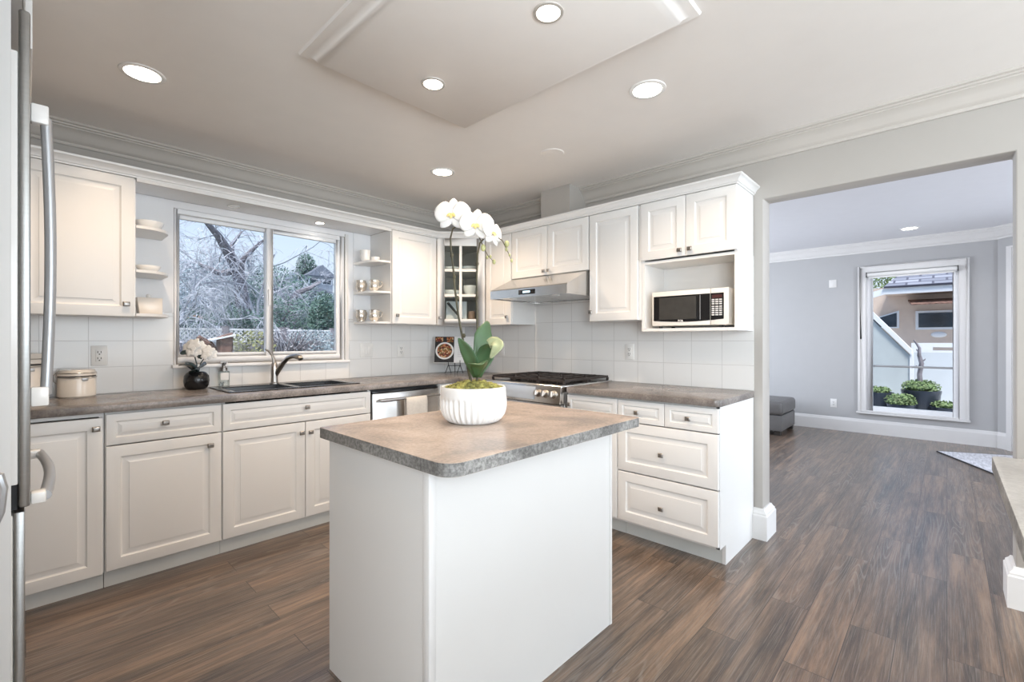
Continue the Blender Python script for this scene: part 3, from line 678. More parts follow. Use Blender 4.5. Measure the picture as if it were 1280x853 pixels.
MB().box(0.0005, 0.583, 0.112, 0.128, 0.0, 0.109).build('toe_kick', 'toe', t)
front(t, 'drawer', 0.0, 0.302, 0.728, 0.862, [(0.136, 0.793)], fr=0.045)
front(t, 'drawer', 0.303, 0.603, 0.728, 0.862, [(0.445, 0.793)], fr=0.045)
front(t, 'drawer', 0.0, 0.603, 0.428, 0.725, [(0.289, 0.566)])
front(t, 'drawer', 0.0, 0.603, 0.124, 0.424, [(0.289, 0.258)])

# ------------------------------------------------ range (stove): local x 0..0.76, y back
t = thing('gas_range', 'stainless steel slide-in gas range with black grates', 'range', (2.47, 2.630, 0), RY)
W = 0.757; x0 = 0.004
MB().box(x0, W, 0.03, 0.635, 0.06, 0.895).build('oven_body', 'steel', t)
mb = MB(); prof = [(-0.030, 0.795), (-0.012, 0.912), (-0.004, 0.920), (0.028, 0.920), (0.028, 0.795)]
mb.add([(x0, a, b) for a, b in prof] + [(W, a, b) for a, b in prof], [(0, 1, 2, 3, 4), (9, 8, 7, 6, 5)] + [(i, 5 + i, 5 + (i + 1) % 5, (i + 1) % 5) for i in range(5)])
cp = mb.build('control_panel', 'steel_h', t, bevel=0.002)
tilt = math.atan2(0.018, 0.117)
mt = Matrix.Translation((0.38, -0.0215, 0.8545)) @ Matrix.Rotation(-tilt, 4, 'X')
MB().box(-0.155, 0.155, -0.004, 0.004, -0.044, 0.044, mt).build('display', 'display', cp, bevel=0.001)
for kx in (0.060, 0.125, 0.190, 0.568, 0.633, 0.706):
    m2 = Matrix.Translation((kx, -0.0205, 0.857)) @ Matrix.Rotation(-tilt, 4, 'X') @ Matrix.Rotation(PI / 2, 4, 'X')
    mb = MB(); mb.lathe([(0.027, 0), (0.027, 0.006), (0.0225, 0.009), (0.021, 0.034), (0.018, 0.037), (0, 0.037)], n=20, mtx=m2)
    mb.box(-0.004, 0.004, -0.020, 0.020, 0.036, 0.046, m2)
    mb.build('control_knob', 'nickel', cp, smooth=True)
MB().box(x0 + 0.004, W - 0.004, -0.006, 0.029, 0.235, 0.788).build('oven_door', 'steel', t, bevel=0.005)
MB().box(0.13, 0.63, -0.008, -0.0055, 0.36, 0.64).build('oven_window', 'black', t)
mb = MB(); mb.tube([(0.05, -0.06, 0.735), (0.71, -0.06, 0.735)], 0.013, 12); mb.tube([(0.08, -0.006, 0.735), (0.08, -0.06, 0.735)], 0.009); mb.tube([(0.68, -0.006, 0.735), (0.68, -0.06, 0.735)], 0.009)
mb.build('oven_handle', 'steel_h', t, smooth=True)
MB().box(x0 + 0.004, W - 0.004, 0.0, 0.029, 0.065, 0.228).build('storage_drawer', 'steel', t, bevel=0.004)
MB().box(0.03, 0.73, 0.06, 0.60, 0.0, 0.059).build('plinth', 'blackm', t)
# cooktop
mb = MB(); mb.box(-0.002 + x0, W - 0.001, 0.029, 0.638, 0.896, 0.917); ct = mb.build('cooktop', 'steel_h', t, bevel=0.004)
mb = MB(); mb.box(0.03, 0.73, 0.06, 0.62, 0.9172, 0.9195); mb.build('spill_tray', 'black', t)
for gx in (0.145, 0.38, 0.615):
    mb = MB(); w = 0.112
    for yy in (0.06, 0.615): mb.box(gx - w, gx + w, yy - 0.006, yy + 0.006, 0.937, 0.953)
    for xx in (gx - w, gx + w): mb.box(xx - 0.006, xx + 0.006, 0.06, 0.615, 0.937, 0.953)
    mb.box(gx - w, gx + w, 0.333, 0.345, 0.937, 0.953); mb.box(gx - 0.005, gx + 0.005, 0.06, 0.615, 0.939, 0.955)
    for yy in (0.20, 0.475):
        mb.box(gx - w, gx + w, yy - 0.005, yy + 0.005, 0.939, 0.955)
        for a in (PI / 4, -PI / 4):
            m2 = Matrix.Translation((gx, yy, 0)) @ Matrix.Rotation(a, 4, 'Z'); mb.box(-0.10, 0.10, -0.004, 0.004, 0.939, 0.952, m2)
    for xx in (gx - w, gx + w):
        for yy in (0.06, 0.339, 0.615): mb.box(xx - 0.007, xx + 0.007, yy - 0.007, yy + 0.007, 0.9196, 0.940)
    mb.build('grate', 'iron', t)
    for yy in (0.20, 0.475):
        MB().lathe([(0.045, 0), (0.045, 0.006), (0.034, 0.008), (0.034, 0.014), (0.026, 0.017), (0, 0.017)], c=(gx, yy, 0.9195), n=20).build('burner', 'iron', t, smooth=True)

# ------------------------------------------------ range hood
t = thing('range_hood', 'stainless steel under-cabinet range hood above the gas range', 'range hood', (2.548, 2.650, 1.548), RY)
W = 0.760
mb = MB(); pr = [(0.0, 0.0), (0.0, 0.064), (0.008, 0.072), (0.255, 0.184), (0.560, 0.184), (0.560, 0.0), (0.55, 0.0), (0.55, 0.014), (0.012, 0.014), (0.012, 0.0)]
n = len(pr); mb.add([(0.002, a, b) for a, b in pr] + [(W - 0.002, a, b) for a, b in pr], [tuple(range(n)), tuple(reversed(range(n, 2 * n)))] + [(i, n + i, n + (i + 1) % n, (i + 1) % n) for i in range(n)])
hb = mb.build('hood_body', 'steel_h', t)
for sx in (0.003, W - 0.013): MB().box(sx, sx + 0.010, 0.013, 0.549, 0.0, 0.0135).build('side_lip', 'steel_h', t)
mb = MB(); mb.box(0.03, 0.375, 0.05, 0.53, 0.006, 0.0135); mb.build('grease_filter', 'steel', t)
mb = MB(); mb.box(0.385, 0.73, 0.05, 0.53, 0.006, 0.0135); mb.build('grease_filter', 'steel', t)
for lx in (0.17, 0.59): MB().lathe([(0.03, 0.0), (0.03, 0.006), (0.022, 0.006), (0.018, 0.003), (0, 0.003)], c=(lx, 0.09, -0.001), n=20).build('hood_lamp', 'ceramic', t, smooth=True)
ds = MB().box(0.31, 0.47, -0.004, 0.0, 0.018, 0.052).build('control_display', 'black', t, bevel=0.0015)
MB().box(0.355, 0.425, -0.0048, -0.004, 0.028, 0.043).build('display_digits', 'led', ds)

# ------------------------------------------------ wall cabinets, window wall
UY = 3.27; UB = 1.360; UT = 2.125
def wall_cab(label, loc, rz, w, h, doors, depth=0.335, name='wall_cabinet'):
    t = thing(name, label, 'cabinet', loc, rz)
    mb = MB(); open_box(mb, 0.0005, w - 0.0005, 0.0205, depth, 0, h); mb.build('cabinet_body', 'cab', t)
    for x0_, x1_, z0_, z1_, kn in doors: front(t, 'door', x0_, x1_, z0_, z1_, kn)
    return t
HH = UT - UB
wall_cab('white wall cabinet left of the window nearest the fridge', (-0.20, UY, UB), 0, 0.622, HH, [(0.155, 0.615, -0.006, HH, [(0.578, 0.063)])], depth=0.342)
wall_cab('white single-door wall cabinet between open shelves and the glass corner cabinet', (2.042, UY, UB), 0, 0.450, HH, [(0.003, 0.448, 0.0, HH, [(0.042, 0.068)])], depth=0.342)
XR = 2.80
wall_cab('narrow white wall cabinet left of the range hood', (XR, 2.973, UB), RY, 0.315, HH, [(0.004, 0.313, -0.004, HH, [(0.275, 0.062)])], depth=0.312)
t = wall_cab('short white double-door wall cabinet directly above the range hood', (XR, 2.657, 1.735), RY, 0.773, UT - 1.735,
         [(0.003, 0.386, 0.0, 0.39, [(0.362, 0.032)]), (0.387, 0.770, 0.0, 0.39, [(0.411, 0.032)])], depth=0.312)
wall_cab('tall white single-door wall cabinet between range hood and microwave', (XR, 1.882, UB), RY, 0.405, HH, [(0.003, 0.386, 0.0, HH, [(0.022, 0.066)])], depth=0.312)
# open shelves
def arc_shelf(mb, x0, x1, y0, y1, z0, z1, r, right):
    """rectangle with one large rounded front corner; right=True rounds the right front corner"""
    P = [(x0, y1), (x0, y0)] if right else [(x1, y0), (x1, y1)]
    A = []
    for i in range(9):
        a = -PI / 2 + PI / 2 * i / 8; A.append((x1 - r + r * math.cos(a), y0 + r + r * math.sin(a)))
    if right: P = [(x0, y1), (x0, y0)] + A + [(x1, y1)]
    else:
        A = [(x0 + x1 - a, b) for a, b in A][::-1]; P = [(x0, y1)] + A + [(x1, y0), (x1, y1)]
    mb.prism(P, z0, z1)
def corner_shelves(label, x0, x1, right):
    t = thing('open_shelf_unit', label, 'shelf', (x0, UY, UB)); w = x1 - x0
    mb = MB(); mb.box(0.0, w, 0.335, 0.345, 0.0, UT - UB - 0.001); mb.build('back_panel', 'cab_in', t)
    if right: pass
    for z in (0.0, 0.246, 0.494):
        mb = MB(); arc_shelf(mb, 0.001, w - 0.012 if right else w - 0.001, 0.02, 0.334, z, z + 0.016, 0.13, right)
        mb.build('shelf', 'cab', t, smooth=False)
    mb = MB(); sx = 0.0 if right else w - 0.012
    return t
corner_shelves('open white corner shelves left of the kitchen window', 0.4235, 0.603, True)
corner_shelves('open white corner shelves right of the window holding cups and silver mugs', 1.885, 2.0405, False)

# soffit over the window with its front rail
t = thing('window_pelmet', 'white boxed pelmet spanning the cabinets above the kitchen window', 'pelmet', (0.4235, UY, 2.098))
MB().box(0.001, 1.615, 0.021, 0.345, 0.028, 0.040).build('soffit_board', 'cab_in', t)
MB().box(0.001, 1.615, 0.0, 0.020, 0.010, 0.040).build('front_rail', 'cab', t)
# upper side of open shelf units stops at the soffit

# cornice along the wall cabinets (a outward from the front, right of travel is toward the room)
t = thing('cabinet_cornice', 'white moulded cornice running along the tops of all wall cabinets', 'cornice', (0, 0, 0))
cp_ = [(-0.03, 0.0), (0.004, 0.0), (0.006, 0.008), (0.012, 0.010), (0.014, 0.018), (0.022, 0.030), (0.032, 0.038), (0.036, 0.040), (0.038, 0.050), (-0.03, 0.050)]
cz = 2.1395
mb = MB().sweep(cp_, [(-0.60, UY + 0.002, cz), (2.492, UY + 0.002, cz), (XR + 0.002, 2.973, cz), (XR + 0.002, 0.876, cz), (3.118, 0.876, cz)])
mb.v = [(x, y, z - 0.013) for x, y, z in mb.v]
mb.build('cornice_moulding', 'cab', t, smooth=True, ang=30)

# corner glass cabinet (diagonal)
A = Vector((2.4935, UY, 0)); B = Vector((XR, 2.9745, 0)); dv = (B - A); w = dv.length; ang = math.atan2(dv.y, dv.x)
t = thing('corner_display_cabinet', 'white diagonal corner wall cabinet with a six-pane glass door', 'cabinet', (A.x, A.y, UB), ang)
inv = (Matrix.Translation((A.x, A.y, 0)) @ Matrix.Rotation(ang, 4, 'Z')).inverted()
def loc2(x, y): p = inv @ Vector((x, y, 0)); return (p.x, p.y)
pent = [loc2(*p) for p in ((2.506, 3.283), (2.815, 2.9845), (3.108, 2.9845), (3.108, 3.61), (2.506, 3.61))]
MB().prism(pent, 0, 0.018).build('cabinet_bottom', 'cab', t); MB().prism(pent, HH - 0.018, HH).build('cabinet_top', 'cab', t)
mb = MB()
for i in (1, 2, 3, 4):
    a = Vector(pent[i]); b = Vector(pent[(i + 1) % 5]); d = (b - a).normalized(); nrm = Vector((-d.y, d.x)) * 0.012
    mb.prism([a, b, b + nrm, a + nrm], 0.0185, HH - 0.0185)
mb.build('cabinet_side', 'cab_dark', t)
ins = [loc2(*p) for p in ((2.535, 3.290), (2.825, 3.012), (3.09, 3.00), (3.09, 3.594), (2.522, 3.594))]
for z in (0.255, 0.487):
    MB().prism(ins, z, z + 0.012).build('inner_shelf', 'cab_in', t)
fw = 0.066
mb = MB(); zz = [0.0, 0.062, 0.697, HH]
mb.box(0.002, fw, 0.0, 0.02, 0, HH); mb.box(w - fw - 0.01, w - 0.002, 0.0, 0.02, 0, HH); mb.box(fw, w - fw - 0.01, 0, 0.02, 0, 0.052); mb.box(fw, w - fw - 0.01, 0, 0.02, 0.700, HH)
for z in (0.261, 0.484): mb.box(fw, w - fw - 0.01, 0.003, 0.017, z - 0.012, z + 0.012)
xc = w / 2 - 0.005; mb.box(xc - 0.012, xc + 0.012, 0.004, 0.016, 0.052, 0.700)
dr = mb.build('door', 'cab', t, bevel=0.0015)
knob(dr, 0.030, 0.062)
MB().box(fw - 0.004, w - fw - 0.006, 0.0165, 0.0185, 0.048, 0.704).build('glass_pane', 'glass_clear', dr)
def inC(x, y, z):                 # door-local to world
    p = Matrix.Translation((A.x, A.y, UB)) @ Matrix.Rotation(ang, 4, 'Z') @ Vector((x, y, z)); return tuple(p)
def bowl(loc, r, h, label, group=None, m='ceramic', name='bowl'):
    mb = MB().lathe([(r * .45, 0), (r * .47, h * .06), (r * .8, h * .4), (r * .97, h * .8), (r, h), (r * .955, h), (r * .76, h * .42), (r * .42, h * .12), (0, h * .10)], n=28)
    o = mb.build(name, m, loc=loc, smooth=True); return tag(o, label, 'bowl', group)
def plates(loc, r, h, label):
    mb = MB(); mb.lathe([(r * .6, 0), (r, h * .7), (r, h), (r * .95, h), (r * .6, h * .3), (0, h * .3)], n=28); return tag(mb.build('plate', 'ceramic', loc=loc, smooth=True), label, 'plate')
plates(inC(0.12, 0.16, 0.4995), 0.085, 0.03, 'white plate on the top shelf of the glass corner cabinet, at the left')
bowl(inC(0.27, 0.20, 0.4995), 0.075, 0.045, 'shallow white bowl on the top shelf of the glass corner cabinet, at the right')
bowl(inC(0.115, 0.15, 0.2675), 0.085, 0.05, 'wide white bowl on the middle shelf of the glass corner cabinet, at the left')
bowl(inC(0.285, 0.15, 0.2675), 0.070, 0.095, 'deep white bowl on the middle shelf of the glass corner cabinet, at the right')
# cake stand like dishes: glass tray, white board, masher handle
pc = thing('serving_board', 'pale serving board leaning in the bottom of the glass corner cabinet', 'board', inC(0.15, 0.13, 0.0185), ang)
MB().box(-0.085, 0.105, 0.0, 0.008, 0.0, 0.21).build('board', 'page', pc, bevel=0.003, rot=(math.radians(-12), 0, 0))
o = MB().tube([inC(0.085, 0.10, 0.205), inC(0.24, 0.085, 0.024)], [0.012, 0.010], 10).build('rolling_pin', 'blackm', smooth=True)
tag(o, 'dark rod leaning across the pale board in the glass corner cabinet', 'kitchen tool')
o = MB().lathe([(0.03, 0), (0.034, 0.03), (0.034, 0.09), (0.03, 0.11), (0, 0.112)], c=(0, 0, 0), n=18).build('spice_jar', 'terracotta', loc=inC(0.30, 0.14, 0.0185), smooth=True)
tag(o, 'brown jar in the bottom of the glass corner cabinet, at the right', 'jar')

# microwave cabinet
t = thing('microwave_cabinet', 'white wall cabinet with two small doors above an open microwave niche', 'cabinet', (2.80, 1.476, 1.283), RY)
w = 0.600; hh = UT - 1.283
mb = MB(); mb.box(0.0, 0.020, 0.0205, 0.312, 0, hh); mb.box(0.582, 0.600, 0.0205, 0.312, 0, hh); mb.box(0.0205, 0.5815, 0.0205, 0.312, 0, 0.018)
mb.box(0.0205, 0.5815, 0.0205, 0.312, 0.440, 0.458); mb.box(0.0205, 0.5815, 0.0205, 0.312, hh - 0.018, hh); mb.box(0.0205, 0.5815, 0.304, 0.312, 0.018, 0.44)
mb.build('cabinet_body', 'cab', t)
front(t, 'door', 0.0, 0.3015, 0.465, hh, [(0.270, 0.502)]); front(t, 'door', 0.3015, 0.601, 0.465, hh, [(0.334, 0.502)])

# microwave
t = thing('microwave', 'white countertop microwave with black door window in the cabinet niche', 'microwave', (2.845, 1.410, 1.302), RY)
MB().box(0.0, 0.480, 0.012, 0.245, 0.014, 0.236).build('microwave_body', 'mwwhite', t, bevel=0.006)
for fx in (0.04, 0.44):
    for fy in (0.03, 0.22): MB().lathe([(0.012, 0), (0.012, 0.014)], c=(fx, fy, 0), n=10).build('foot', 'blackm', t)
dr = MB().box(0.0, 0.372, -0.012, 0.0115, 0.016, 0.236).build('door', 'mwwhite', t, bevel=0.004)
def curved_panel(x0, x1, z0f, z1, y):
    n = 14; P = [(x0 + (x1 - x0) * i / n, z0f(x0 + (x1 - x0) * i / n)) for i in range(n + 1)] + [(x1, z1), (x0, z1)]
    m = len(P); return MB().add([(a, y, b) for a, b in P] + [(a, y + 0.004, b) for a, b in P], [tuple(range(m)), tuple(reversed(range(m, 2 * m)))] + [(i, m + i, m + (i + 1) % m, (i + 1) % m) for i in range(m)])
zf = lambda x: 0.048 - 0.012 * math.sin(PI * min(1, max(0, (x - 0.01) / 0.46))) + 0.008 * x
dg = curved_panel(0.012, 0.372, zf, 0.206, -0.0138).build('door_glass', 'black', dr)
MB().box(0.050, 0.290, -0.0150, -0.0139, 0.056, 0.196).build('viewing_window', 'mwglass', dr)
MB().box(0.312, 0.316, -0.0156, -0.0139, 0.050, 0.200).build('handle_edge', 'silverplastic', dr)
cpn = MB().box(0.375, 0.480, -0.010, 0.0115, 0.016, 0.236).build('control_panel', 'mwwhite', t, bevel=0.004)
curved_panel(0.377, 0.452, zf, 0.206, -0.0118).build('keypad_plate', 'black', cpn)
MB().box(0.385, 0.444, -0.0126, -0.0118, 0.176, 0.196).build('clock_display', 'ledred', cpn)
for r_ in range(8):
    for c_ in range(3):
        zz = 0.162 - r_ * 0.0125 - (0.003 if r_ > 2 else 0)
        if zz < zf(0.38 + 0.02 * c_) + 0.006: continue
        MB().box(0.3825 + c_ * 0.0215, 0.3995 + c_ * 0.0215, -0.0126, -0.0118, zz, zz + 0.008).build('key', 'key', cpn)
def text_mesh(name, body, size, m, parent, loc, rot, bold=0.0):
    cu = D.curves.new(name, 'FONT'); cu.body = body; cu.size = size; cu.align_x = 'CENTER'; cu.extrude = 0.0004; cu.offset = bold
    to = D.objects.new(name, cu); COL.objects.link(to); dg_ = bpy.context.evaluated_depsgraph_get()
    me = D.meshes.new_from_object(to.evaluated_get(dg_)); D.objects.remove(to); me.materials.clear(); me.materials.append(M[m])
    o = D.objects.new(name, me); COL.objects.link(o); o.parent = parent; o.location = loc; o.rotation_euler = rot
    return o
text_mesh('brand_lettering', 'RCA', 0.016, 'ceramic', dr, (0.192, -0.0152, 0.040), (PI / 2, 0, 0), 0.0006)

# duct box over the cornice
o = MB().box(2.897, 3.118, 2.126, 2.414, 2.1265, CZ - 0.001).build('duct_box', 'wall')
tag(o, 'grey boxed duct rising from the wall cabinets to the ceiling above the hood', 'duct box')

# ------------------------------------------------ island
t = thing('kitchen_island', 'white kitchen island cabinet with plain panelled sides', 'kitchen island', (0, 0, 0))
bx0, bx1, by0, by1 = 0.784, 1.738, 1.060, 1.668
ITZ = 0.903
MB().box(bx0 + 0.002, bx1, by0 + 0.002, by1, 0.0, ITZ - 0.039).build('island_body', 'cab', t)
MB().box(bx0 - 0.006, bx0 + 0.0015, by0 + 0.024, by1 + 0.004, 0.0, ITZ - 0.0395).build('side_panel', 'cab', t)
MB().box(bx0 - 0.006, bx1 - 0.012, by0 - 0.005, by0 + 0.0015, 0.0, ITZ - 0.0395).build('back_panel', 'cab', t)
MB().box(bx1 - 0.011, bx1 + 0.004, by0 - 0.008, by0 + 0.0015, 0.0, ITZ - 0.0395).build('edge_batten', 'cab', t)
MB().box(bx0 - 0.010, bx0 + 0.014, by0 - 0.009, by0 - 0.0055, 0.0, ITZ - 0.0395).build('corner_trim', 'trim', t, bevel=0.0015)
MB().box(bx0 - 0.010, bx0 - 0.0065, by0 - 0.0055, by0 + 0.022, 0.0, ITZ - 0.0395).build('corner_trim', 'trim', t, bevel=0.0015)
P = round_rect(0.745, 1.768, 0.930, 1.688, 0.05, 8)
# only the near corner is strongly rounded
P = []
for cx, cy, a, r in ((1.768, 0.930, -PI / 2, 0.022), (1.768, 1.688, 0, 0.022), (0.745, 1.688, PI / 2, 0.012), (0.745, 0.930, PI, 0.055)):
    ccx = cx - r if cx > 1 else cx + r; ccy = cy + r if cy < 1.2 else cy - r
    for i in range(9): P.append((ccx + r * math.cos(a + PI / 2 * i / 8), ccy + r * math.sin(a + PI / 2 * i / 8)))
o = edge_mat_slab(MB().prism(P, ITZ - 0.038, ITZ), 'island_worktop', 'lam_island_warm', 'lam_edge', bevel=0.0012, seg=1)
tag(o, 'grey stone-look worktop on the white island, its top tinted tan as warm light', 'worktop')

# ------------------------------------------------ peninsula at the right edge
t = thing('peninsula_cabinet', 'white peninsula base cabinet under the pale worktop at the right edge', 'cabinet', (0, 0, 0))
MB().box(0.35, 1.55, -0.72, -0.30, 0.09, 0.870).build('cabinet_body', 'cab', t)
MB().box(0.37, 1.53, -0.70, -0.34, 0.0, 0.089).build('plinth', 'toe', t)
P = round_rect(0.30, 1.812, -0.76, -0.088, 0.02, 4)
o = edge_mat_slab(MB().prism(P, 0.872, 0.910), 'peninsula_worktop', 'lam_pale', 'lam_edge', bevel=0.003)
tag(o, 'pale grey stone-look peninsula worktop at the right edge of the picture', 'worktop')

# ------------------------------------------------ fridge
t = thing('refrigerator', 'tall stainless fronted refrigerator standing at the left edge', 'refrigerator', (0, 0, 0))
FY0, FY1 = 1.640, 2.385
MB().box(-0.70, -0.050, FY0 + 0.012, FY1, 0.03, 2.045).build('fridge_body', 'mwwhite', t, bevel=0.006)
MB().box(-0.66, -0.08, FY0 + 0.05, FY1 - 0.05, 0.0, 0.029).build('plinth', 'blackm', t)
ud = MB().box(-0.047, -0.0125, FY0 + 0.002, FY1, 0.872, 1.93).build('upper_door', 'ceramic', t, bevel=0.004)
MB().box(-0.012, 0.0085, FY0, FY1 + 0.001, 0.815, 2.035).build('door_skin', 'steel_dark', ud, bevel=0.006)
ld = MB().box(-0.047, -0.0205, FY0 + 0.002, FY1, 0.05, 0.800).build('freezer_drawer', 'mwwhite', t, bevel=0.004)
MB().box(-0.020, -0.001, FY0, FY1 + 0.001, 0.045, 0.806).build('drawer_skin', 'steel_dark', ld, bevel=0.004)
MB().box(-0.046, -0.014, FY0 + 0.02, FY1 - 0.02, 0.808, 0.868).build('dark_gap_block', 'blackm', t)  # black block stands in for the dark gap between door and drawer
mb = MB(); zt, zb = 1.800, 1.077
pts = []
for i in range(17):
    s_ = i / 16; z = zb + 0.01 + (zt - zb - 0.02) * s_
    pts.append((0.0355 + 0.0085 * math.sin(PI * s_), FY0 + 0.030, z))
P4 = [(-0.006, -0.016), (0.006, -0.016), (0.006, 0.016), (-0.006, 0.016)]
for i in range(16):
    a, b = pts[i], pts[i + 1]
mb.tube(pts, 0.0115, 12)
mb.build('door_handle', 'silverplastic', t, smooth=True)
for z0_, z1_ in ((zt - 0.030, zt + 0.018), (zb - 0.018, zb + 0.030)):
    MB().box(0.0088, 0.041, FY0 + 0.014, FY0 + 0.046, z0_, z1_).build('handle_mount', 'ceramic', t, bevel=0.004)
pts = []
for i in range(17):
    s_ = i / 16; y = FY0 + 0.03 + 0.64 * s_; pts.append((0.034 + 0.016 * math.sin(PI * s_), y, 0.835 - 0.0))
mb = MB(); mb.tube([(p[0], p[1], p[2] - 0.005) for p in pts], 0.013, 12); mb.build('drawer_handle', 'silverplastic', t, smooth=True)
for yy in (FY0 + 0.022, FY0 + 0.652): MB().box(0.0088, 0.036, yy - 0.014, yy + 0.026, 0.817, 0.845).build('handle_mount', 'ceramic', t, bevel=0.004)
t = thing('overfridge_cabinet', 'white cabinet bridging above the refrigerator up to the ceiling', 'cabinet', (0, 0, 0))
MB().box(-0.70, -0.006, FY0 + 0.0, 2.40, 2.075, CZ - 0.002).build('cabinet_body', 'cab', t)
MB().box(-0.005, 0.014, FY0 + 0.3, 2.398, 2.075, CZ - 0.004).build('door', 'cab', t, bevel=0.002)
MB().box(-0.005, -0.0, FY0 + 0.002, FY0 + 0.296, 2.075, CZ - 0.004).build('door', 'cab', t, bevel=0.002)
t = thing('tall_end_panel', 'tall white end panel standing in front of the refrigerator at the far left', 'panel', (0, 0, 0))
MB().box(-0.70, -0.0235, 1.585, 1.605, 0.0, CZ - 0.002).build('panel', 'cab', t)
# near left appliance with a grey pull
t = thing('wall_oven_cabinet', 'tall white appliance cabinet cropped by the left edge with a grey pull handle', 'cabinet', (0, 0, 0))
MB().box(-0.70, -0.056, 0.80, 1.40, 0.0, 2.30).build('cabinet_body', 'cab', t)
mb = MB(); mb.tube([(-0.054, 1.30, 0.975), (-0.034, 1.30, 0.968), (-0.030, 1.30, 0.945), (-0.034, 1.30, 0.90), (-0.044, 1.30, 0.87), (-0.056, 1.30, 0.862)], 0.008, 10)
mb.build('pull_handle', 'silverplastic', t, smooth=True)

# ------------------------------------------------ sink
t = thing('double_sink', 'black double bowl composite sink set in the worktop below the window', 'sink', (0, 0, 0))
sx = [0.828, 0.872, 1.222, 1.262, 1.612, 1.664]; sy = [3.085, 3.122, 3.435, 3.512]
mb = cellslab(sx, sy, lambda i, j: not (j == 1 and i in (1, 3)), 0.9105, 0.9165); mb.build('sink_rim', 'granite_sink', t, bevel=0.002)
for a, b in ((0.872, 1.222), (1.262, 1.612)):
    mb = MB(); x0_, x1_, y0_, y1_ = a - 0.002, b + 0.002, 3.120, 3.437; zb = 0.73; k = 0.02
    mb.v = [(x0_, y0_, 0.910), (x1_, y0_, 0.910), (x1_, y1_, 0.910), (x0_, y1_, 0.910), (x0_ + k, y0_ + k, zb), (x1_ - k, y0_ + k, zb), (x1_ - k, y1_ - k, zb), (x0_ + k, y1_ - k, zb)]
    mb.f = [(4, 5, 6, 7), (0, 1, 5, 4), (1, 2, 6, 5), (2, 3, 7, 6), (3, 0, 4, 7)]
    mb.build('sink_bowl', 'granite_sink', t, solid=0.004)
# faucet
t = thing('kitchen_faucet', 'brushed nickel single lever faucet behind the black sink', 'faucet', (1.215, 3.474, 0.9165))
mb = MB(); mb.lathe([(0.030, 0), (0.030, 0.006), (0.024, 0.012), (0.0225, 0.05), (0.0235, 0.10), (0.021, 0.135), (0.016, 0.148), (0, 0.150)], n=20); mb.build('faucet_body', 'nickel', t, smooth=True)
sp_ = [(0.006, -0.005, 0.06), (0.020, -0.025, 0.10), (0.040, -0.060, 0.150), (0.055, -0.10, 0.183), (0.072, -0.145, 0.196), (0.084, -0.170, 0.194)]
MB().tube(sp_, [0.017, 0.018, 0.0165, 0.0155, 0.0155, 0.016], 14).build('spout', 'nickel', t, smooth=True)
MB().tube([(0.084, -0.170, 0.195), (0.096, -0.203, 0.188), (0.100, -0.213, 0.176)], [0.0185, 0.019, 0.016], 14).build('spray_head', 'nickel', t, smooth=True)
MB().tube([(0, 0, 0.145), (-0.004, 0.004, 0.175), (-0.014, 0.006, 0.205), (-0.038, 0.004, 0.233), (-0.062, 0.0, 0.245)], [0.014, 0.011, 0.0085, 0.0075, 0.005], 10).build('lever', 'nickel', t, smooth=True)
# soap dispenser
t = thing('soap_dispenser', 'clear square soap pump bottle with grey pump beside the sink', 'soap dispenser', (0.925, 3.572, 0.9105))
MB().box(-0.031, 0.031, -0.024, 0.024, 0.0, 0.105).build('bottle', 'glass_clear', t, bevel=0.006)
MB().box(-0.024, 0.024, -0.0255, -0.0245, 0.045, 0.095).build('label', 'page', t)
for i in range(14): 
    a = rnd.uniform(-0.024, 0.02); MB().ball((a, rnd.uniform(-.012, .012), rnd.uniform(0.008, 0.028)), 0.006, n=6, m=4).build('pebble', 'print', t, smooth=True) if i < 8 else None
mb = MB(); mb.lathe([(0.023, 0.1055), (0.023, 0.128), (0.010, 0.130), (0.009, 0.160), (0.010, 0.162), (0, 0.163)], n=16); mb.tube([(0, 0, 0.156), (-0.0, -0.02, 0.160), (-0.0, -0.038, 0.156)], 0.006, 8); mb.box(-0.022, 0.022, -0.012, 0.012, 0.160, 0.168)
mb.build('pump', 'pewter', t, smooth=True)

# ------------------------------------------------ canisters
def canister(loc, r, h, label):
    t = thing('canister', label, 'canister', loc)
    MB().lathe([(r * .92, 0), (r, 0.008), (r, h * .70), (r * .97, h * .74), (0, h * .741)], n=36).build('jar', 'cream', t, smooth=True)
    MB().lathe([(r * .985, h * .745), (r * .985, h * .775)], n=36).build('seal', 'blackm', t)
    MB().lathe([(r * .97, h * .775), (r * 1.03, h * .79), (r * 1.03, h * .87), (r * .97, h * .90), (r * .95, h * .97), (r * .9, h), (0, h)], n=36).build('lid', 'cream', t, smooth=True)
    mb = MB()
    for z in (h * .72, h * .885): mb.tube([(r * 1.035 * math.cos(2 * PI * i / 30), r * 1.035 * math.sin(2 * PI * i / 30), z) for i in range(31)], 0.0022, 6)
    mb.tube([(-r * 1.03, -0.01, h * .90), (-r * 1.18, -0.01, h * .80), (-r * 1.16, -0.01, h * .60), (-r * 1.04, -0.01, h * .52), (-r * 1.04, 0.01, h * .52), (-r * 1.16, 0.01, h * .60), (-r * 1.18, 0.01, h * .80), (-r * 1.03, 0.01, h * .90)], 0.0022, 6)
    mb.build('wire_clasp', 'nickel', t, smooth=True)
    a = math.radians(-70); m2 = Matrix.Translation((r * math.cos(a) * 1.005, r * math.sin(a) * 1.005, h * .66)) @ Matrix.Rotation(a + PI / 2, 4, 'Z')
    MB().box(-0.014, 0.014, -0.004, 0.002, -0.008, 0.008, m2).build('clasp_tag', 'silverplastic', t, bevel=0.002)
    return t
canister((0.196, 3.505, 0.9105), 0.080, 0.152, 'short cream canister with wire clasp on the worktop, clear of the fridge')
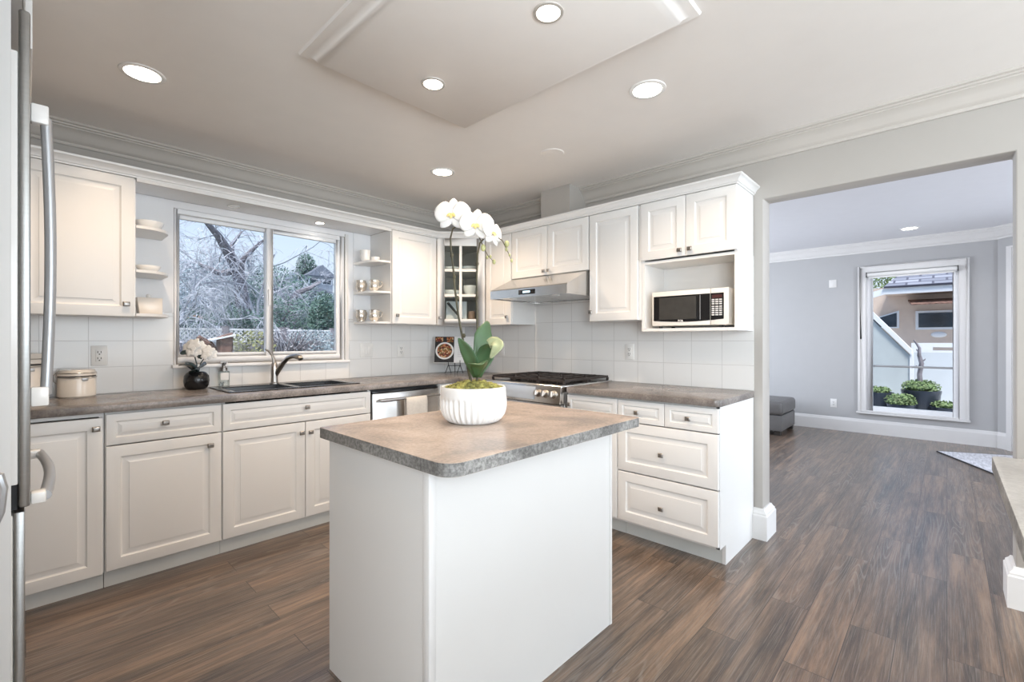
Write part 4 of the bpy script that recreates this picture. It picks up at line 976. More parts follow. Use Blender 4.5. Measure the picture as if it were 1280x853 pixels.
canister((-0.008, 3.50, 0.9105), 0.080, 0.245, 'taller cream canister partly hidden behind the fridge handle')

# ------------------------------------------------ orchid helpers
def petal_mb(mb, c, d, n, L, Wd, cup=0.15, tipw=0.5, rows=7, cols=7):
    """petal patch from centre c along d (unit), normal n"""
    c = Vector(c); d = Vector(d).normalized(); n = Vector(n); n = (n - d * n.dot(d)).normalized(); s_ = d.cross(n)
    P = []
    for i in range(rows):
        t_ = i / (rows - 1); hwid = Wd / 2 * max(0.05, math.sin(PI * min(1, (0.03 + 0.97 * t_)) ** tipw)) ** 0.62 + 0.0005
        row = []
        for j in range(cols):
            v = -1 + 2 * j / (cols - 1)
            p = c + d * (L * t_) + s_ * (hwid * v) + n * (cup * L * (0.35 * math.sin(PI * t_) - 0.55 * t_ * t_ - 0.25 * v * v * math.sin(PI * t_)) + 0.0)
            row.append(p)
        P.append(row)
    mb.grid(P)
def orchid_flower(parent, c, n, up, size, spin=0):
    c = Vector(c); n = Vector(n).normalized(); up = Vector(up); up = (up - n * up.dot(n)).normalized()
    if spin: up = Matrix.Rotation(spin, 3, n) @ up
    rt = up.cross(n).normalized()
    root = None
    def dirn(a): return rt * math.sin(a) + up * math.cos(a)
    mb = MB()
    for a in (0, 2.45, -2.45): petal_mb(mb, c - n * 0.002, dirn(a), n, size * 0.52, size * 0.36, 0.12, 0.95, 9, 7)
    o = mb.build('sepals', 'petal', parent, smooth=True, solid=0.0012, ang=180)
    mb = MB()
    for a in (1.32, -1.32): petal_mb(mb, c + n * 0.001, dirn(a), n, size * 0.58, size * 0.66, 0.10, 1.10, 11, 9)
    o = mb.build('petals', 'petal', parent, smooth=True, solid=0.0012, ang=180)
    mb = MB(); mb.ball(tuple(c + n * size * .05 - up * size * .02), size * .035, size * .035, size * .05, 8, 6)
    for a in (2.2, -2.2, PI): petal_mb(mb, c + n * size * .03, dirn(a) + n * 0.7, n, size * 0.17, size * 0.12, 0.5, 0.7, 5, 5)
    return mb.build('lip', 'lip', parent, smooth=True, ang=180)
def long_leaf(parent, pts, widths, nrm, fold=0.25, m='leaf', name='leaf'):
    P = []; pts = [Vector(p) for p in pts]; nrm = Vector(nrm).normalized()
    # resample
    n = 14; Q = []; Wd = []
    for i in range(n + 1):
        t_ = i / n * (len(pts) - 1); k = min(int(t_), len(pts) - 2); f = t_ - k
        p0 = pts[max(k - 1, 0)]; p1 = pts[k]; p2 = pts[k + 1]; p3 = pts[min(k + 2, len(pts) - 1)]
        q_ = 0.5 * ((2 * p1) + (p2 - p0) * f + (2 * p0 - 5 * p1 + 4 * p2 - p3) * f * f + (3 * p1 - p0 - 3 * p2 + p3) * f ** 3)
        Q.append(q_); Wd.append(widths[k] * (1 - f) + widths[k + 1] * f)
    for i in range(n + 1):
        d = (Q[min(i + 1, n)] - Q[max(i - 1, 0)]).normalized(); nn_ = (nrm - d * nrm.dot(d)).normalized(); s_ = d.cross(nn_)
        P.append([Q[i] + s_ * (Wd[i] / 2 * v) + nn_ * (fold * Wd[i] / 2 * abs(v) ** .7) for v in (-1, -.66, -.33, 0, .33, .66, 1)])
    return MB().grid(P).build(name, m, parent, smooth=True, solid=0.0022, ang=180)

# ------------------------------------------------ big orchid on the island
OC = Vector((1.222, 1.366, ITZ + 0.0005))
t = thing('potted_orchid', 'tall white orchid in a fluted white pot on the island', 'potted plant', OC)
R_ = 0.132; PH = 0.140
NF = 34
def flute(r, z, k):
    a = max(0.0, min(1.0, (0.100 - z) / 0.016)) * min(1.0, z / 0.02 + 0.1)
    return r * (1 - 0.065 * a * (0.5 + 0.5 * math.cos(2 * PI * k / 8))) if r > 0.09 else r
prof = [(0.0, 0.002), (0.088, 0.0), (0.100, 0.004), (0.113, 0.014), (0.123, 0.028), (0.129, 0.044), (0.132, 0.060), (0.1325, 0.074), (0.132, 0.084), (0.1315, 0.090), (0.131, 0.094), (0.1305, 0.098), (0.130, 0.104), (0.129, 0.120), (0.1275, 0.134), (0.1245, 0.140),
        (0.119, 0.138), (0.118, 0.118), (0.0, 0.118)]
MB().lathe(prof, n=NF * 8, flute=flute).build('pot', 'ceramic_matte', t, smooth=True, ang=60)
mb = MB(); r2 = random.Random(3)
mb.lathe([(0.117, 0.1185), (0.112, 0.128), (0.09, 0.140), (0.05, 0.150), (0, 0.154)], n=30)
for i in range(230):
    a = r2.uniform(0, 2 * PI); q_ = math.sqrt(r2.random()) * 0.110; z = 0.154 - 0.026 * (q_ / 0.11) ** 2
    s_ = r2.uniform(0.006, 0.014); mb.ball((q_ * math.cos(a), q_ * math.sin(a), z), s_, s_ * r2.uniform(.7, 1.2), s_ * r2.uniform(.6, 1.0), 7, 5, jit=0.25, rnd=r2)
mb.build('moss', 'moss', t, smooth=True, ang=180)
F = Vector((math.cos(math.radians(43.4)), math.sin(math.radians(43.4)), 0)); RR = Vector((F.y, -F.x, 0)); UPZ = Vector((0, 0, 1))
ZC = F.dot(OC)
def op(u, v, dd=0.0):             # a point near the plant's mid plane, local to the pot
    z = ZC + dd; p = F * z + RR * ((u - 640) / 575 * z) + UPZ * (H - (v - 425.5) / 575 * z); return p - OC
TC = -F                            # towards the room entrance
stA = [op(589, 478), op(585, 462, .01), op(580, 432, .01), op(573, 395), op(569, 365), op(567, 340), op(564, 315, -.01), op(563, 298, -.01), op(566, 286, -.02), op(574, 281, -.03), op(584, 283, -.04), op(592, 288, -.05)]
MB().tube(stA, [.0055, .0050, .0046, .0042, .004, .0038, .0035, .0033, .003, .0028, .0024, .002], 8).build('stem', 'stem', t, smooth=True)
stB = [op(596, 476, .01), op(598, 455, .02), op(597, 420, .02), op(596, 380, .02), op(596, 345, .02), op(597, 318, .01), op(600, 304, 0), op(606, 297, -.01), op(613, 294, -.02), op(621, 296, -.03)]
MB().tube(stB, [.0055, .005, .0046, .0042, .004, .0036, .0033, .003, .0025, .002], 8).build('stem', 'stem', t, smooth=True)
for p, q in ((stA, (565, 320)), (stA, (568, 347)), (stA, (572, 373)), (stB, (596.5, 330)), (stB, (596, 372)), (stA, (580, 420))):
    c = op(q[0], q[1], 0.0 if p is stA else .02)
    MB().tube([c + Vector((0, 0, -.008)), c, c + Vector((0, 0, .009))], [.004, .007, .004], 8).build('stem_node', 'stem', t, smooth=True)
# bud sprays
spray1 = [op(596, 291, -.05), op(601, 301, -.055), op(605, 311, -.06), op(610, 320, -.06), op(617, 327, -.06)]
MB().tube(spray1, [.0028, .0024, .002, .0016, .0012], 6).build('bud_stalk', 'stem', t, smooth=True)
spray2 = [op(621, 296, -.03), op(628, 301, -.035), op(633, 311, -.04), op(637, 320, -.04), op(639.5, 326, -.04)]
MB().tube(spray2, [.0024, .0022, .0018, .0014, .0012], 6).build('bud_stalk', 'stem', t, smooth=True)
for u, v, dd, rr_, m_ in ((604, 310, -.065, .012, 'bud'), (609, 322, -.06, .006, 'bud'), (613, 321, -.06, .006, 'bud'), (617.5, 327.5, -.06, .0085, 'bud'), (633.5, 305, -.045, .0115, 'bud'), (633, 312, -.04, .007, 'bud'), (637, 319, -.04, .0055, 'bud'), (639.5, 326, -.04, .0065, 'bud')):
    c = op(u, v, dd); MB().ball(tuple(c), rr_ * .8, rr_ * .8, rr_ * 1.15, 10, 8).build('bud', m_, t, smooth=True)
orchid_flower(t, op(565, 268, -.045), TC + UPZ * .12 - RR * 0.15, UPZ + RR * .05, 0.128)
orchid_flower(t, op(595, 281, -.075), TC + UPZ * .05 - RR * 0.05, UPZ + RR * .12, 0.118)
orchid_flower(t, op(616, 291, -.055), TC * .55 + RR * .8 + UPZ * .1, UPZ + RR * .2, 0.105)
# leaves
long_leaf(t, [op(597, 470), op(600, 445), op(604, 420, .02), op(610, 402, .05)], [.020, .056, .076, .010], TC + RR * .3, .16)
long_leaf(t, [op(595, 472, -.01), op(590, 452, -.03), op(582, 436, -.05), op(573, 423, -.07)], [.022, .060, .048, .006], TC - RR * .5 + UPZ * .6, .22)
long_leaf(t, [op(598, 472, -.01), op(602, 450, -.03), op(609, 436, -.05), op(613, 430, -.07)], [.022, .058, .060, .030], TC + RR * .5 + UPZ * .4, .2)
long_leaf(t, [op(611, 431, -.075), op(617, 428, -.08), op(622, 433, -.10), op(613, 448, -.12)], [.040, .050, .046, .008], TC + UPZ * .7, .15, 'leaf_pale')
long_leaf(t, [op(597, 470, -.02), op(598, 460, -.06), op(598, 455, -.11), op(603, 456, -.14)], [.022, .060, .078, .016], UPZ * 1 + TC * .5, .18)
long_leaf(t, [op(600, 468, .01), op(608, 455, .02), op(614, 447, .02), op(618, 443, .02)], [.016, .030, .024, .005], TC, .2)

# ------------------------------------------------ small orchid arrangement by the window
t = thing('potted_orchid', 'small black round pot with white silk orchids on the worktop below the window', 'potted plant', (0.754, 3.500, 0.9105))
S = Vector((0, 0, 0))
MB().lathe([(0.045, 0), (0.056, 0.006), (0.067, 0.026), (0.071, 0.055), (0.067, 0.086), (0.054, 0.106), (0.046, 0.111), (0.042, 0.107), (0.0, 0.103)], n=32).build('pot', 'black', t, smooth=True)
PC = Vector((0.754, 3.500, 0.9105)); zc2 = F.dot(PC)
def sp2(u, v, dd=0.0):
    z = zc2 + dd; p = F * z + RR * ((u - 640) / 575 * z) + UPZ * (H - (v - 425.5) / 575 * z); return p - PC
long_leaf(t, [sp2(246, 465), sp2(237, 459, -.03), sp2(230, 457, -.05), sp2(223, 457.5, -.06)], [.04, .105, .08, .008], UPZ, .2, 'dark_leaf')
long_leaf(t, [sp2(242, 466, -.01), sp2(247, 461, -.05), sp2(253, 459, -.07), sp2(258, 456, -.08)], [.04, .11, .085, .008], UPZ * .8 + TC * .5, .25, 'dark_leaf')
long_leaf(t, [sp2(245, 465), sp2(240, 459, .03), sp2(236, 455, .04), sp2(233, 453, .05)], [.03, .06, .05, .008], UPZ, .2, 'dark_leaf')
long_leaf(t, [sp2(240, 443, -.03), sp2(234, 441, -.05), sp2(228, 441.5, -.06), sp2(225, 442, -.06)], [.01, .035, .03, .004], UPZ * .5 + TC, .2, 'dark_leaf')
long_leaf(t, [sp2(246, 444, -.03), sp2(250, 446, -.05), sp2(252, 449, -.06)], [.01, .03, .004], UPZ * .3 + TC, .2, 'dark_leaf')
MB().tube([sp2(246, 466), sp2(246, 455), sp2(243, 445), sp2(240, 437)], .0035, 6).build('stem', 'dark_leaf', t, smooth=True)
MB().tube([sp2(248, 466), sp2(251, 454), sp2(256, 447), sp2(261, 444)], .0030, 6).build('stem', 'dark_leaf', t, smooth=True)
for u, v, dd, s_, sx_ in ((233, 434, -.03, .075, -.4), (242, 431, -.05, .085, 0), (250, 434, -.03, .08, .3), (238, 439, -.06, .07, -.2), (260, 439, -.04, .075, .2), (264, 443, -.03, .07, .6), (246, 440, -.05, .065, .1), (257, 444, -.06, .06, 0)):
    c = sp2(u, v, dd); nv = TC + UPZ * .35 + RR * sx_; mb = MB()
    upv = (UPZ - nv.normalized() * UPZ.dot(nv.normalized())).normalized(); rtv = upv.cross(nv).normalized()
    for k in range(5):
        a = k * 2 * PI / 5 + s_ * 50; petal_mb(mb, c, rtv * math.sin(a) + upv * math.cos(a), nv, s_ * .55, s_ * .5, .12, .65, 6, 5)
    fl = mb.build('flower', 'silk', t, smooth=True, solid=0.001, ang=180)

# ------------------------------------------------ items on open shelves
ZS = [UB + 0.0165, UB + 0.2625, UB + 0.5105]
bowl((0.505, 3.44, ZS[2]), 0.070, 0.055, 'white bowl on the upper of the left corner shelves')
bowl((0.500, 3.44, ZS[1]), 0.060, 0.042, 'low white dish on the middle left corner shelf')
t = thing('napkin_box', 'cream angled napkin box on the bottom left corner shelf', 'box', (0.445, 3.42, ZS[0]), 0)
mb = MB(); mb.add([(0.012, 0, 0), (0.12, 0, 0), (0.12, 0.10, 0), (0.012, 0.10, 0), (0, 0, 0.10), (0.12, 0, 0.10), (0.12, 0.10, 0.10), (0, 0.10, 0.10)], [(0, 3, 2, 1), (4, 5, 6, 7), (0, 1, 5, 4), (1, 2, 6, 5), (2, 3, 7, 6), (3, 0, 4, 7)])
mb.build('box_body', 'cream', t, bevel=0.003); MB().ball((0.06, 0.05, 0.112), 0.012, n=10, m=8).build('knob', 'ceramic', t, smooth=True)
def cup(loc, r, h, label):
    mb = MB(); mb.lathe([(r * .72, 0), (r * .78, .006), (r * .95, h * .6), (r, h), (r * .94, h), (r * .88, h * .6), (r * .7, .01), (0, .01)], n=24)
    return tag(mb.build('cup', 'ceramic', loc=loc, smooth=True), label, 'cup')
cup((1.934, 3.50, ZS[2]), 0.042, 0.098, 'tall white cup on the top right corner shelf')
cup((2.000, 3.46, ZS[2]), 0.038, 0.045, 'low white cup on the top right corner shelf')
def mug(loc, label, rz=0):
    t = thing('silver_mug', label, 'mug', loc, rz, 'silver mugs on the corner shelves'); h = 0.098
    def fl(r, z, k): return r * (1 + 0.035 * math.cos(2 * PI * k / 4) * (1 if r > 0.03 else 0))
    MB().lathe([(0.026, 0), (0.030, 0.004), (0.028, 0.010), (0.036, 0.022), (0.044, 0.042), (0.042, 0.066), (0.036, 0.082), (0.040, 0.098), (0.037, 0.098), (0.033, 0.082), (0.038, 0.06), (0.030, 0.02), (0, 0.014)], n=48, flute=fl).build('mug_body', 'silver', t, smooth=True, ang=60)
    MB().tube([(0.036, 0, 0.086), (0.056, 0, 0.088), (0.066, 0, 0.072), (0.058, 0, 0.048), (0.042, 0, 0.036)], 0.004, 8).build('mug_handle', 'silver', t, smooth=True)
mug((1.915, 3.535, ZS[1]), 'silver mug at the back left of the middle right corner shelf', 0.3)
mug((1.975, 3.43, ZS[1]), 'silver mug with handle showing at the front of the middle right corner shelf', -0.7)
mug((1.915, 3.535, ZS[0]), 'silver mug at the back left of the bottom right corner shelf', 0.3)
mug((1.975, 3.43, ZS[0]), 'silver mug with handle showing at the front of the bottom right corner shelf', -0.7)

# ------------------------------------------------ cookbook on its stand
t = thing('cookbook_stand', 'black wire cookbook stand in the worktop corner', 'stand', (2.80, 3.40, 0.9105), math.radians(-43.4))
mb = MB()
for sx_ in (-0.055, 0.055):
    mb.tube([(sx_ - .028, -.05, 0.004), (sx_ - .008, -.035, 0.06), (sx_, -.03, 0.085), (sx_, -.045, 0.10), (sx_, -.048, 0.125)], .0035, 6)
    mb.tube([(sx_ + .028, -.05, 0.004), (sx_ + .008, -.035, 0.06), (sx_, -.03, 0.085)], .0035, 6)
    mb.tube([(sx_, -.03, 0.085), (sx_, 0.028, 0.24)], .0035, 6)
mb.tube([(-.055, -.032, 0.075), (.055, -.032, 0.075)], .0035, 6); mb.tube([(0, .018, 0.22), (0, .075, 0.004)], .0035, 6); mb.tube([(-.055, .022, 0.22), (.055, .022, 0.22)], .0035, 6)
mb.build('wire_frame', 'blackm', t, smooth=True)
bk = thing('cookbook', 'open cookbook showing a food photo page on a black wire stand', 'book', (2.80, 3.40, 0.9105), math.radians(-43.4))
tm = Matrix.Translation((0, -0.042, 0.102)) @ Matrix.Rotation(math.radians(-20), 4, 'X')
MB().box(-0.190, 0.190, 0.0, 0.012, 0.0, 0.265, tm).build('page_block', 'page', bk, bevel=0.003)
fp = MB().box(-0.186, -0.004, -0.002, -0.0003, 0.004, 0.261, tm).build('photo_page', 'blackm', bk)
mb = MB(); mb.lathe([(0.0, 0.0), (0.082, 0.0), (0.086, 0.003), (0.0, 0.0031)], n=32, mtx=tm @ Matrix.Translation((-0.092, -0.002, 0.118)) @ Matrix.Rotation(PI / 2, 4, 'X')); mb.build('printed_plate', 'ceramic', fp, smooth=False)
mb = MB(); mb.lathe([(0.0, 0.0), (0.072, 0.0), (0.070, 0.0035), (0.0, 0.0036)], n=28, mtx=tm @ Matrix.Translation((-0.092, -0.0022, 0.118)) @ Matrix.Rotation(PI / 2, 4, 'X')); mb.build('printed_food', 'food', fp)
mb = MB(); mb.box(-0.180, -0.110, -0.003, -0.0021, 0.212, 0.255, tm); mb.box(-0.075, -0.012, -0.003, -0.0021, 0.205, 0.257, tm); mb.build('printed_food', 'food', fp)
mb = MB()
for i in range(9): mb.box(0.03, 0.165 - (i % 3) * 0.02, -0.0016, -0.0003, 0.06 + i * 0.018, 0.064 + i * 0.018, tm)
mb.build('text_lines', 'print', bk)

# ------------------------------------------------ wall plates
def outlet(label, loc, rz, kind='outlet', w=0.072, h=0.116, cat='outlet', mat_='plate'):
    t = thing('wall_outlet' if kind == 'outlet' else 'wall_switch', label, cat, loc, rz)
    pl = MB().box(-w / 2, w / 2, -0.006, 0.0, -h / 2, h / 2).build('cover_plate', mat_, t, bevel=0.002)
    if kind == 'outlet':
        mb = MB(); mb.box(-0.017, 0.017, -0.009, -0.006, -0.034, 0.034); ins_ = mb.build('socket_insert', mat_, t, bevel=0.001)
        mb = MB()
        for zz in (0.018, -0.018):
            mb.box(-0.009, -0.0055, -0.0096, -0.009, zz - 0.002, zz + 0.009); mb.box(0.0055, 0.009, -0.0096, -0.009, zz - 0.002, zz + 0.009); mb.box(-0.003, 0.003, -0.0096, -0.009, zz - 0.012, zz - 0.006)
        mb.build('slots', 'slot', t)
    elif kind == 'switch':
        n = max(1, round(w / 0.06)); 
        for i in range(n):
            cx = (i - (n - 1) / 2) * 0.046; MB().box(cx - 0.016, cx + 0.016, -0.0085, -0.006, -0.033, 0.033).build('rocker', mat_, t, bevel=0.001)
    return t
outlet('white outlet on the tiles above the short cream canister', (0.297, 3.6115, 1.134), 0)
outlet('white double rocker switch on the tiles just right of the window', (2.004, 3.6115, 1.139), 0, 'switch', 0.118, cat='switch')
outlet('white outlet on the tiles below the single-door corner wall cabinet', (2.345, 3.6115, 1.134), 0)
outlet('white outlet on the range wall tiles above the short worktop', (3.1115, 1.728, 1.138), RY)
outlet('white switch plate on the range wall near the corner behind the orchid', (3.1115, 3.077, 1.138), RY, 'switch', 0.072, cat='switch')
outlet('white outlet low on the living room wall left of the window', (FX - 0.001, 1.128, 0.365), RY, cat='outlet')
outlet('small white thermostat high on the living room wall', (FX - 0.001, 1.137, 1.998), RY, 'switch', 0.085, 0.105, cat='thermostat')

# ------------------------------------------------ recessed lights
def downlight(label, x, y, z, r, power, color=(1.0, 0.80, 0.60), group='kitchen ceiling downlights', m='lamp', deep=0.0, spot=140, bezel='ceramic'):
    t = thing('ceiling_light', label, 'ceiling light', (x, y, z), 0, group)
    MB().lathe([(r * .86, -0.001), (r * .88, -0.005), (r * 1.10, -0.004), (r * 1.13, 0.0), (r * .86, 0.0)], n=40).build('trim_ring', bezel, t, smooth=True)
    MB().lathe([(0.0, -0.003), (r * .86, -0.003), (r * .86, -0.0005), (0.0, -0.0005)], n=32).build('lamp_lens', m, t)
    if power:
        l = D.lights.new('lamp', 'SPOT'); l.energy = power; l.color = color; l.spot_size = math.radians(spot); l.spot_blend = 0.7; l.shadow_soft_size = 0.05
        o = D.objects.new('lamp', l); COL.objects.link(o); o.parent = t; o.location = (0, 0, -0.03)
    return t
WARM = (1.0, 0.75, 0.52)
downlight('ceiling downlight nearest the fridge, large and round', 0.366, 2.66, CZ, 0.077, 24, WARM)
downlight('ceiling downlight nearest the kitchen corner above the orchid', 2.067, 2.645, CZ, 0.077, 40, WARM)
downlight('ceiling downlight in front of the tall wall cabinet, large and round', 2.070, 1.055, CZ, 0.077, 30, WARM)
downlight('small spotlight in the dropped panel, the farther of its two', 1.26, 1.68, CZ - 0.06, 0.048, 16, WARM, 'spotlights in the dropped ceiling panel', bezel='crown')
downlight('small spotlight in the dropped panel, the nearer of its two', 1.265, 1.02, CZ - 0.06, 0.048, 16, WARM, 'spotlights in the dropped ceiling panel', bezel='crown')
downlight('recessed ceiling light in the living room', 6.92, 0.31, LZ, 0.080, 10, (1, 0.95, 0.9), None, m='lamp_cool')
downlight('unlit spotlight in the pelmet above the left window pane', 0.962, 3.487, 2.1255, 0.034, 0, WARM, 'pelmet spotlights', m='ceramic')
downlight('lit spotlight in the pelmet above the right window pane', 1.549, 3.492, 2.1255, 0.034, 2.5, (1, 0.88, 0.76), 'pelmet spotlights')
o = MB().lathe([(0.0, -0.004), (0.07, -0.004), (0.075, 0.0), (0, 0)], n=32).build('ceiling_cover_plate', 'ceil', loc=(2.35, 1.86, CZ), smooth=True)
tag(o, 'blank round cover plate painted like the ceiling above the range', 'cover plate')

# ------------------------------------------------ living room furniture
t = thing('leather_ottoman', 'grey leather ottoman with a thick top cushion against the living room wall', 'ottoman', (6.60, 1.52, 0))
mb = MB().box(0.0, 0.74, 0.0, 0.80, 0.26, 0.435)
o = mb.build('cushion', 'leather', t, bevel=0.045, seg=5)
MB().box(0.012, 0.728, 0.012, 0.79, 0.055, 0.256).build('base', 'leather', t, bevel=0.012, seg=3)
MB().box(0.03, 0.71, 0.03, 0.77, 0.256, 0.262).build('seam', 'blackm', t)
for fx in (0.03, 0.64):
    for fy in (0.03, 0.70): MB().box(fx, fx + 0.07, fy, fy + 0.07, 0.0, 0.054).build('foot', 'darkwood', t)
c0 = Vector((6.87, 0.08)); da = Vector((-0.90, -0.435)).normalized(); db = Vector((0.435, -0.90)).normalized()
Pq = [c0, c0 + da * 1.5, c0 + da * 1.5 + db * 0.75, c0 + db * 0.75]
Pq = [(p.x, p.y) for p in Pq]
t = thing('area_rug', 'pale grey woven rug with dark binding on the living room floor', 'rug', (0, 0, 0))
MB().prism(Pq, 0.001, 0.010).build('rug_pile', 'rug', t)
mb = MB()
for i in range(4):
    a = Pq[i]; b = Pq[(i + 1) % 4]; mb.tube([(a[0], a[1], 0.006), (b[0], b[1], 0.006)], 0.006, 6)
mb.build('binding', 'rugedge', t)

# ================================================================== OUTSIDE, behind the kitchen window
mb = MB(); mb.box(-6, 26, 3.82, 13.5, -0.5, -0.30); struct('ground_garden', mb, 'ground')
rows = []
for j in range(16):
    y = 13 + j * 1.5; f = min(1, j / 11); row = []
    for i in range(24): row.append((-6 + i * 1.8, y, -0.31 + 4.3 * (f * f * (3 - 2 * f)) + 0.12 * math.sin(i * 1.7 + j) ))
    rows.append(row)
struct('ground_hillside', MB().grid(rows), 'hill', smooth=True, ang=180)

def leaves(mb, c, rx, ry, rz, n, s, r_, flat=0.35):
    """n small leaf blades scattered through a rounded crown"""
    for i in range(n):
        while True:
            p = Vector((r_.uniform(-1, 1), r_.uniform(-1, 1), r_.uniform(-1, 1)))
            if 0.35 < p.length < 1: break
        p = Vector((c[0] + p.x * rx, c[1] + p.y * ry, c[2] + p.z * rz))
        a = Vector((r_.gauss(0, 1), r_.gauss(0, 1), r_.gauss(0, 1))).normalized(); b = a.orthogonal().normalized() * s * flat; a = a * s * r_.uniform(.6, 1.2)
        k = len(mb.v); mb.v += [tuple(p - a), tuple(p + b), tuple(p + a), tuple(p - b)]; mb.f.append((k, k + 1, k + 2, k + 3))
def bare_tree(name, label, base_, h, r0, seed, m='bark', droop=0.35, lean=(0, 0), levels=5, group=None, cat='tree', limbs=None, density=1.0):
    r_ = random.Random(seed); t = thing(name, label, cat, base_, 0, group)
    tr = MB(); br = MB(); tw = MB()
    def grow(mb, p, d, L, r, lv):
        n = 5 if lv < 2 else 4; pts = [p]; q = Vector(p); dd = Vector(d)
        for i in range(n):
            dd = (dd + Vector((r_.gauss(0, .16), r_.gauss(0, .16), r_.gauss(0, .12) - (droop * .22 if lv > 2 else -0.03)))).normalized()
            q = q + dd * (L / n); pts.append(q.copy())
        mb.tube(pts, [max(r * (1 - .55 * i / n), 0.0025) for i in range(n + 1)], 6 if lv < 2 else 3, cap=False)
        if lv >= levels: return
        nk = int((4 if lv == 0 else 4) * density + r_.random())
        for k in range(nk):
            f = r_.uniform(.35 if lv == 0 else .2, 1); i = min(int(f * n), n - 1); s_ = pts[i].lerp(pts[i + 1], f * n - i)
            dirv = (dd + Vector((r_.gauss(0, .8), r_.gauss(0, .8), r_.gauss(0.1, .5)))).normalized()
            grow(br if lv < 2 else tw, s_, dirv, L * r_.uniform(.5, .75), max(r * r_.uniform(.4, .6), .003), lv + 1)
    grow(tr, Vector((0, 0, 0)), Vector((lean[0], lean[1], 1)).normalized(), h * .5, r0, 0)
    if limbs:
        for pts, rad in limbs:
            br.tube([Vector(p) for p in pts], rad, 7, cap=False)
            for k in range(1, len(pts)):
                for w_ in range(3): grow(tw, Vector(pts[k]), Vector((r_.gauss(0, .7), r_.gauss(0, .7), r_.gauss(0, .6))).normalized(), h * .16, .014, 3)
    tr.build('trunk', m, t, smooth=True); br.build('branches', m, t, smooth=True); tw.build('twigs', 'bark_pale', t)
    return t
def wp(u, v, y):                      # point in the garden at depth y
    a = math.radians(43.4); Fv = (math.cos(a), math.sin(a)); Rv = (math.sin(a), -math.cos(a))
    d = (Fv[0] * 575 + Rv[0] * (u - 640), Fv[1] * 575 + Rv[1] * (u - 640)); s_ = y / d[1]
    return Vector((d[0] * s_, y, H - (v - 425.5) * s_))
b0 = wp(304, 425, 11.0); b0.z = -0.30
def rel(u, v, y): return tuple(wp(u, v, y) - b0)
bare_tree('bare_tree', 'bare tree with a thick limb leaning up to the left, in the left window pane', b0, 2.6, 0.13, 11, levels=4,
          limbs=[([rel(304, 400, 11), rel(301, 360, 11), rel(297, 338, 10.9), rel(284, 314, 10.6), rel(272, 294, 10.2), rel(256, 276, 10)], [.14, .13, .12, .10, .07, .04]),
                 ([rel(299, 345, 11), rel(304, 325, 10.8), rel(316, 312, 10.6), rel(330, 300, 10.4)], [.08, .06, .04, .02]),
                 ([rel(297, 338, 11), rel(275, 342, 11), rel(262, 336, 11), rel(248, 330, 11)], [.09, .06, .05, .03]),
                 ([rel(290, 326, 11), rel(290, 305, 11), rel(302, 290, 11)], [.05, .04, .02])])
b = wp(240, 425, 9.5); b.z = -0.3
bare_tree('bare_tree', 'pale slender bare tree at the left side of the left window pane', b, 5.2, 0.08, 5, 'bark_pale', levels=5, droop=.7)
b = wp(262, 425, 12.2); b.z = -0.3
bare_tree('bare_tree', 'weeping bare tree filling the middle of the left window pane', b, 5.6, 0.09, 21, 'bark_pale', levels=5, droop=1.3)
b0 = wp(366, 425, 13.5); b0.z = -0.3
bare_tree('bare_tree', 'twisted low bare tree in the right window pane below the far house', b0, 3.6, 0.11, 33, levels=5,
          limbs=[([rel(366, 400, 13.5), rel(362, 380, 13.5), rel(372, 366, 13.3), rel(388, 360, 13), rel(402, 352, 13)], [.10, .10, .08, .06, .03]), ([rel(363, 382, 13.5), rel(352, 368, 13.4), rel(343, 362, 13)], [.07, .06, .03])])
b = wp(343, 425, 10.5); b.z = -0.3
bare_tree('bare_tree', 'thin bare tree beside the centre bar in the right window pane', b, 5.4, 0.06, 44, 'bark_pale', levels=5, droop=1.2)

def shrub(name, label, c, rx, ry, rz, n, s, m, seed, twigs=0, cat='shrub', group=None):
    r_ = random.Random(seed); t = thing(name, label, cat, (c[0], c[1], c[2] - rz), 0, group)
    mb = MB(); leaves(mb, (0, 0, rz), rx, ry, rz, n, s, r_); mb.build('foliage', m, t)
    mb = MB()
    for i in range(max(6, twigs)):
        a = r_.uniform(0, 2 * PI); e_ = Vector((math.cos(a) * rx * r_.uniform(.2, .95), math.sin(a) * ry * r_.uniform(.2, .95), rz * r_.uniform(.9, 1.9)))
        mb.tube([(0, 0, 0), tuple(e_ * .5 + Vector((r_.gauss(0, .05), 0, .05))), tuple(e_)], [.02, .012, .004], 4, cap=False)
    mb.build('stems', 'bark', t); return t
shrub('yellow_shrub', 'yellow green shrub beside the tree stump outside the window', wp(313, 438, 8.4), .42, .4, .34, 900, .035, 'yellowgreen', 1)
shrub('ivy_bush', 'dark green ivy bush climbing below the leaning bare tree', wp(303, 398, 11.5), .5, .4, .8, 1500, .05, 'evergreen', 2)
shrub('brush_pile', 'grey leafless brush at the lower left of the left window pane', wp(238, 442, 7.8), .6, .4, .22, 500, .03, 'greybrush', 3, 60)
shrub('brush_pile', 'grey leafless brush at the bottom of the right window pane', wp(358, 434, 8.6), .75, .5, .36, 500, .03, 'greybrush', 4, 90)
shrub('dark_shrub', 'dark green shrub behind the brush in the right window pane', wp(352, 405, 12.0), .95, .6, .75, 2200, .05, 'evergreen', 5)
shrub('conifer_bush', 'tall dark evergreen at the right edge of the right window pane', wp(405, 402, 10.5), .34, .35, .72, 2200, .05, 'evergreen', 6)
shrub('dark_shrub', 'low blue green shrub in the bottom right corner of the right window pane', wp(394, 432, 8.8), .6, .5, .32, 1400, .035, 'bluegreen', 7)
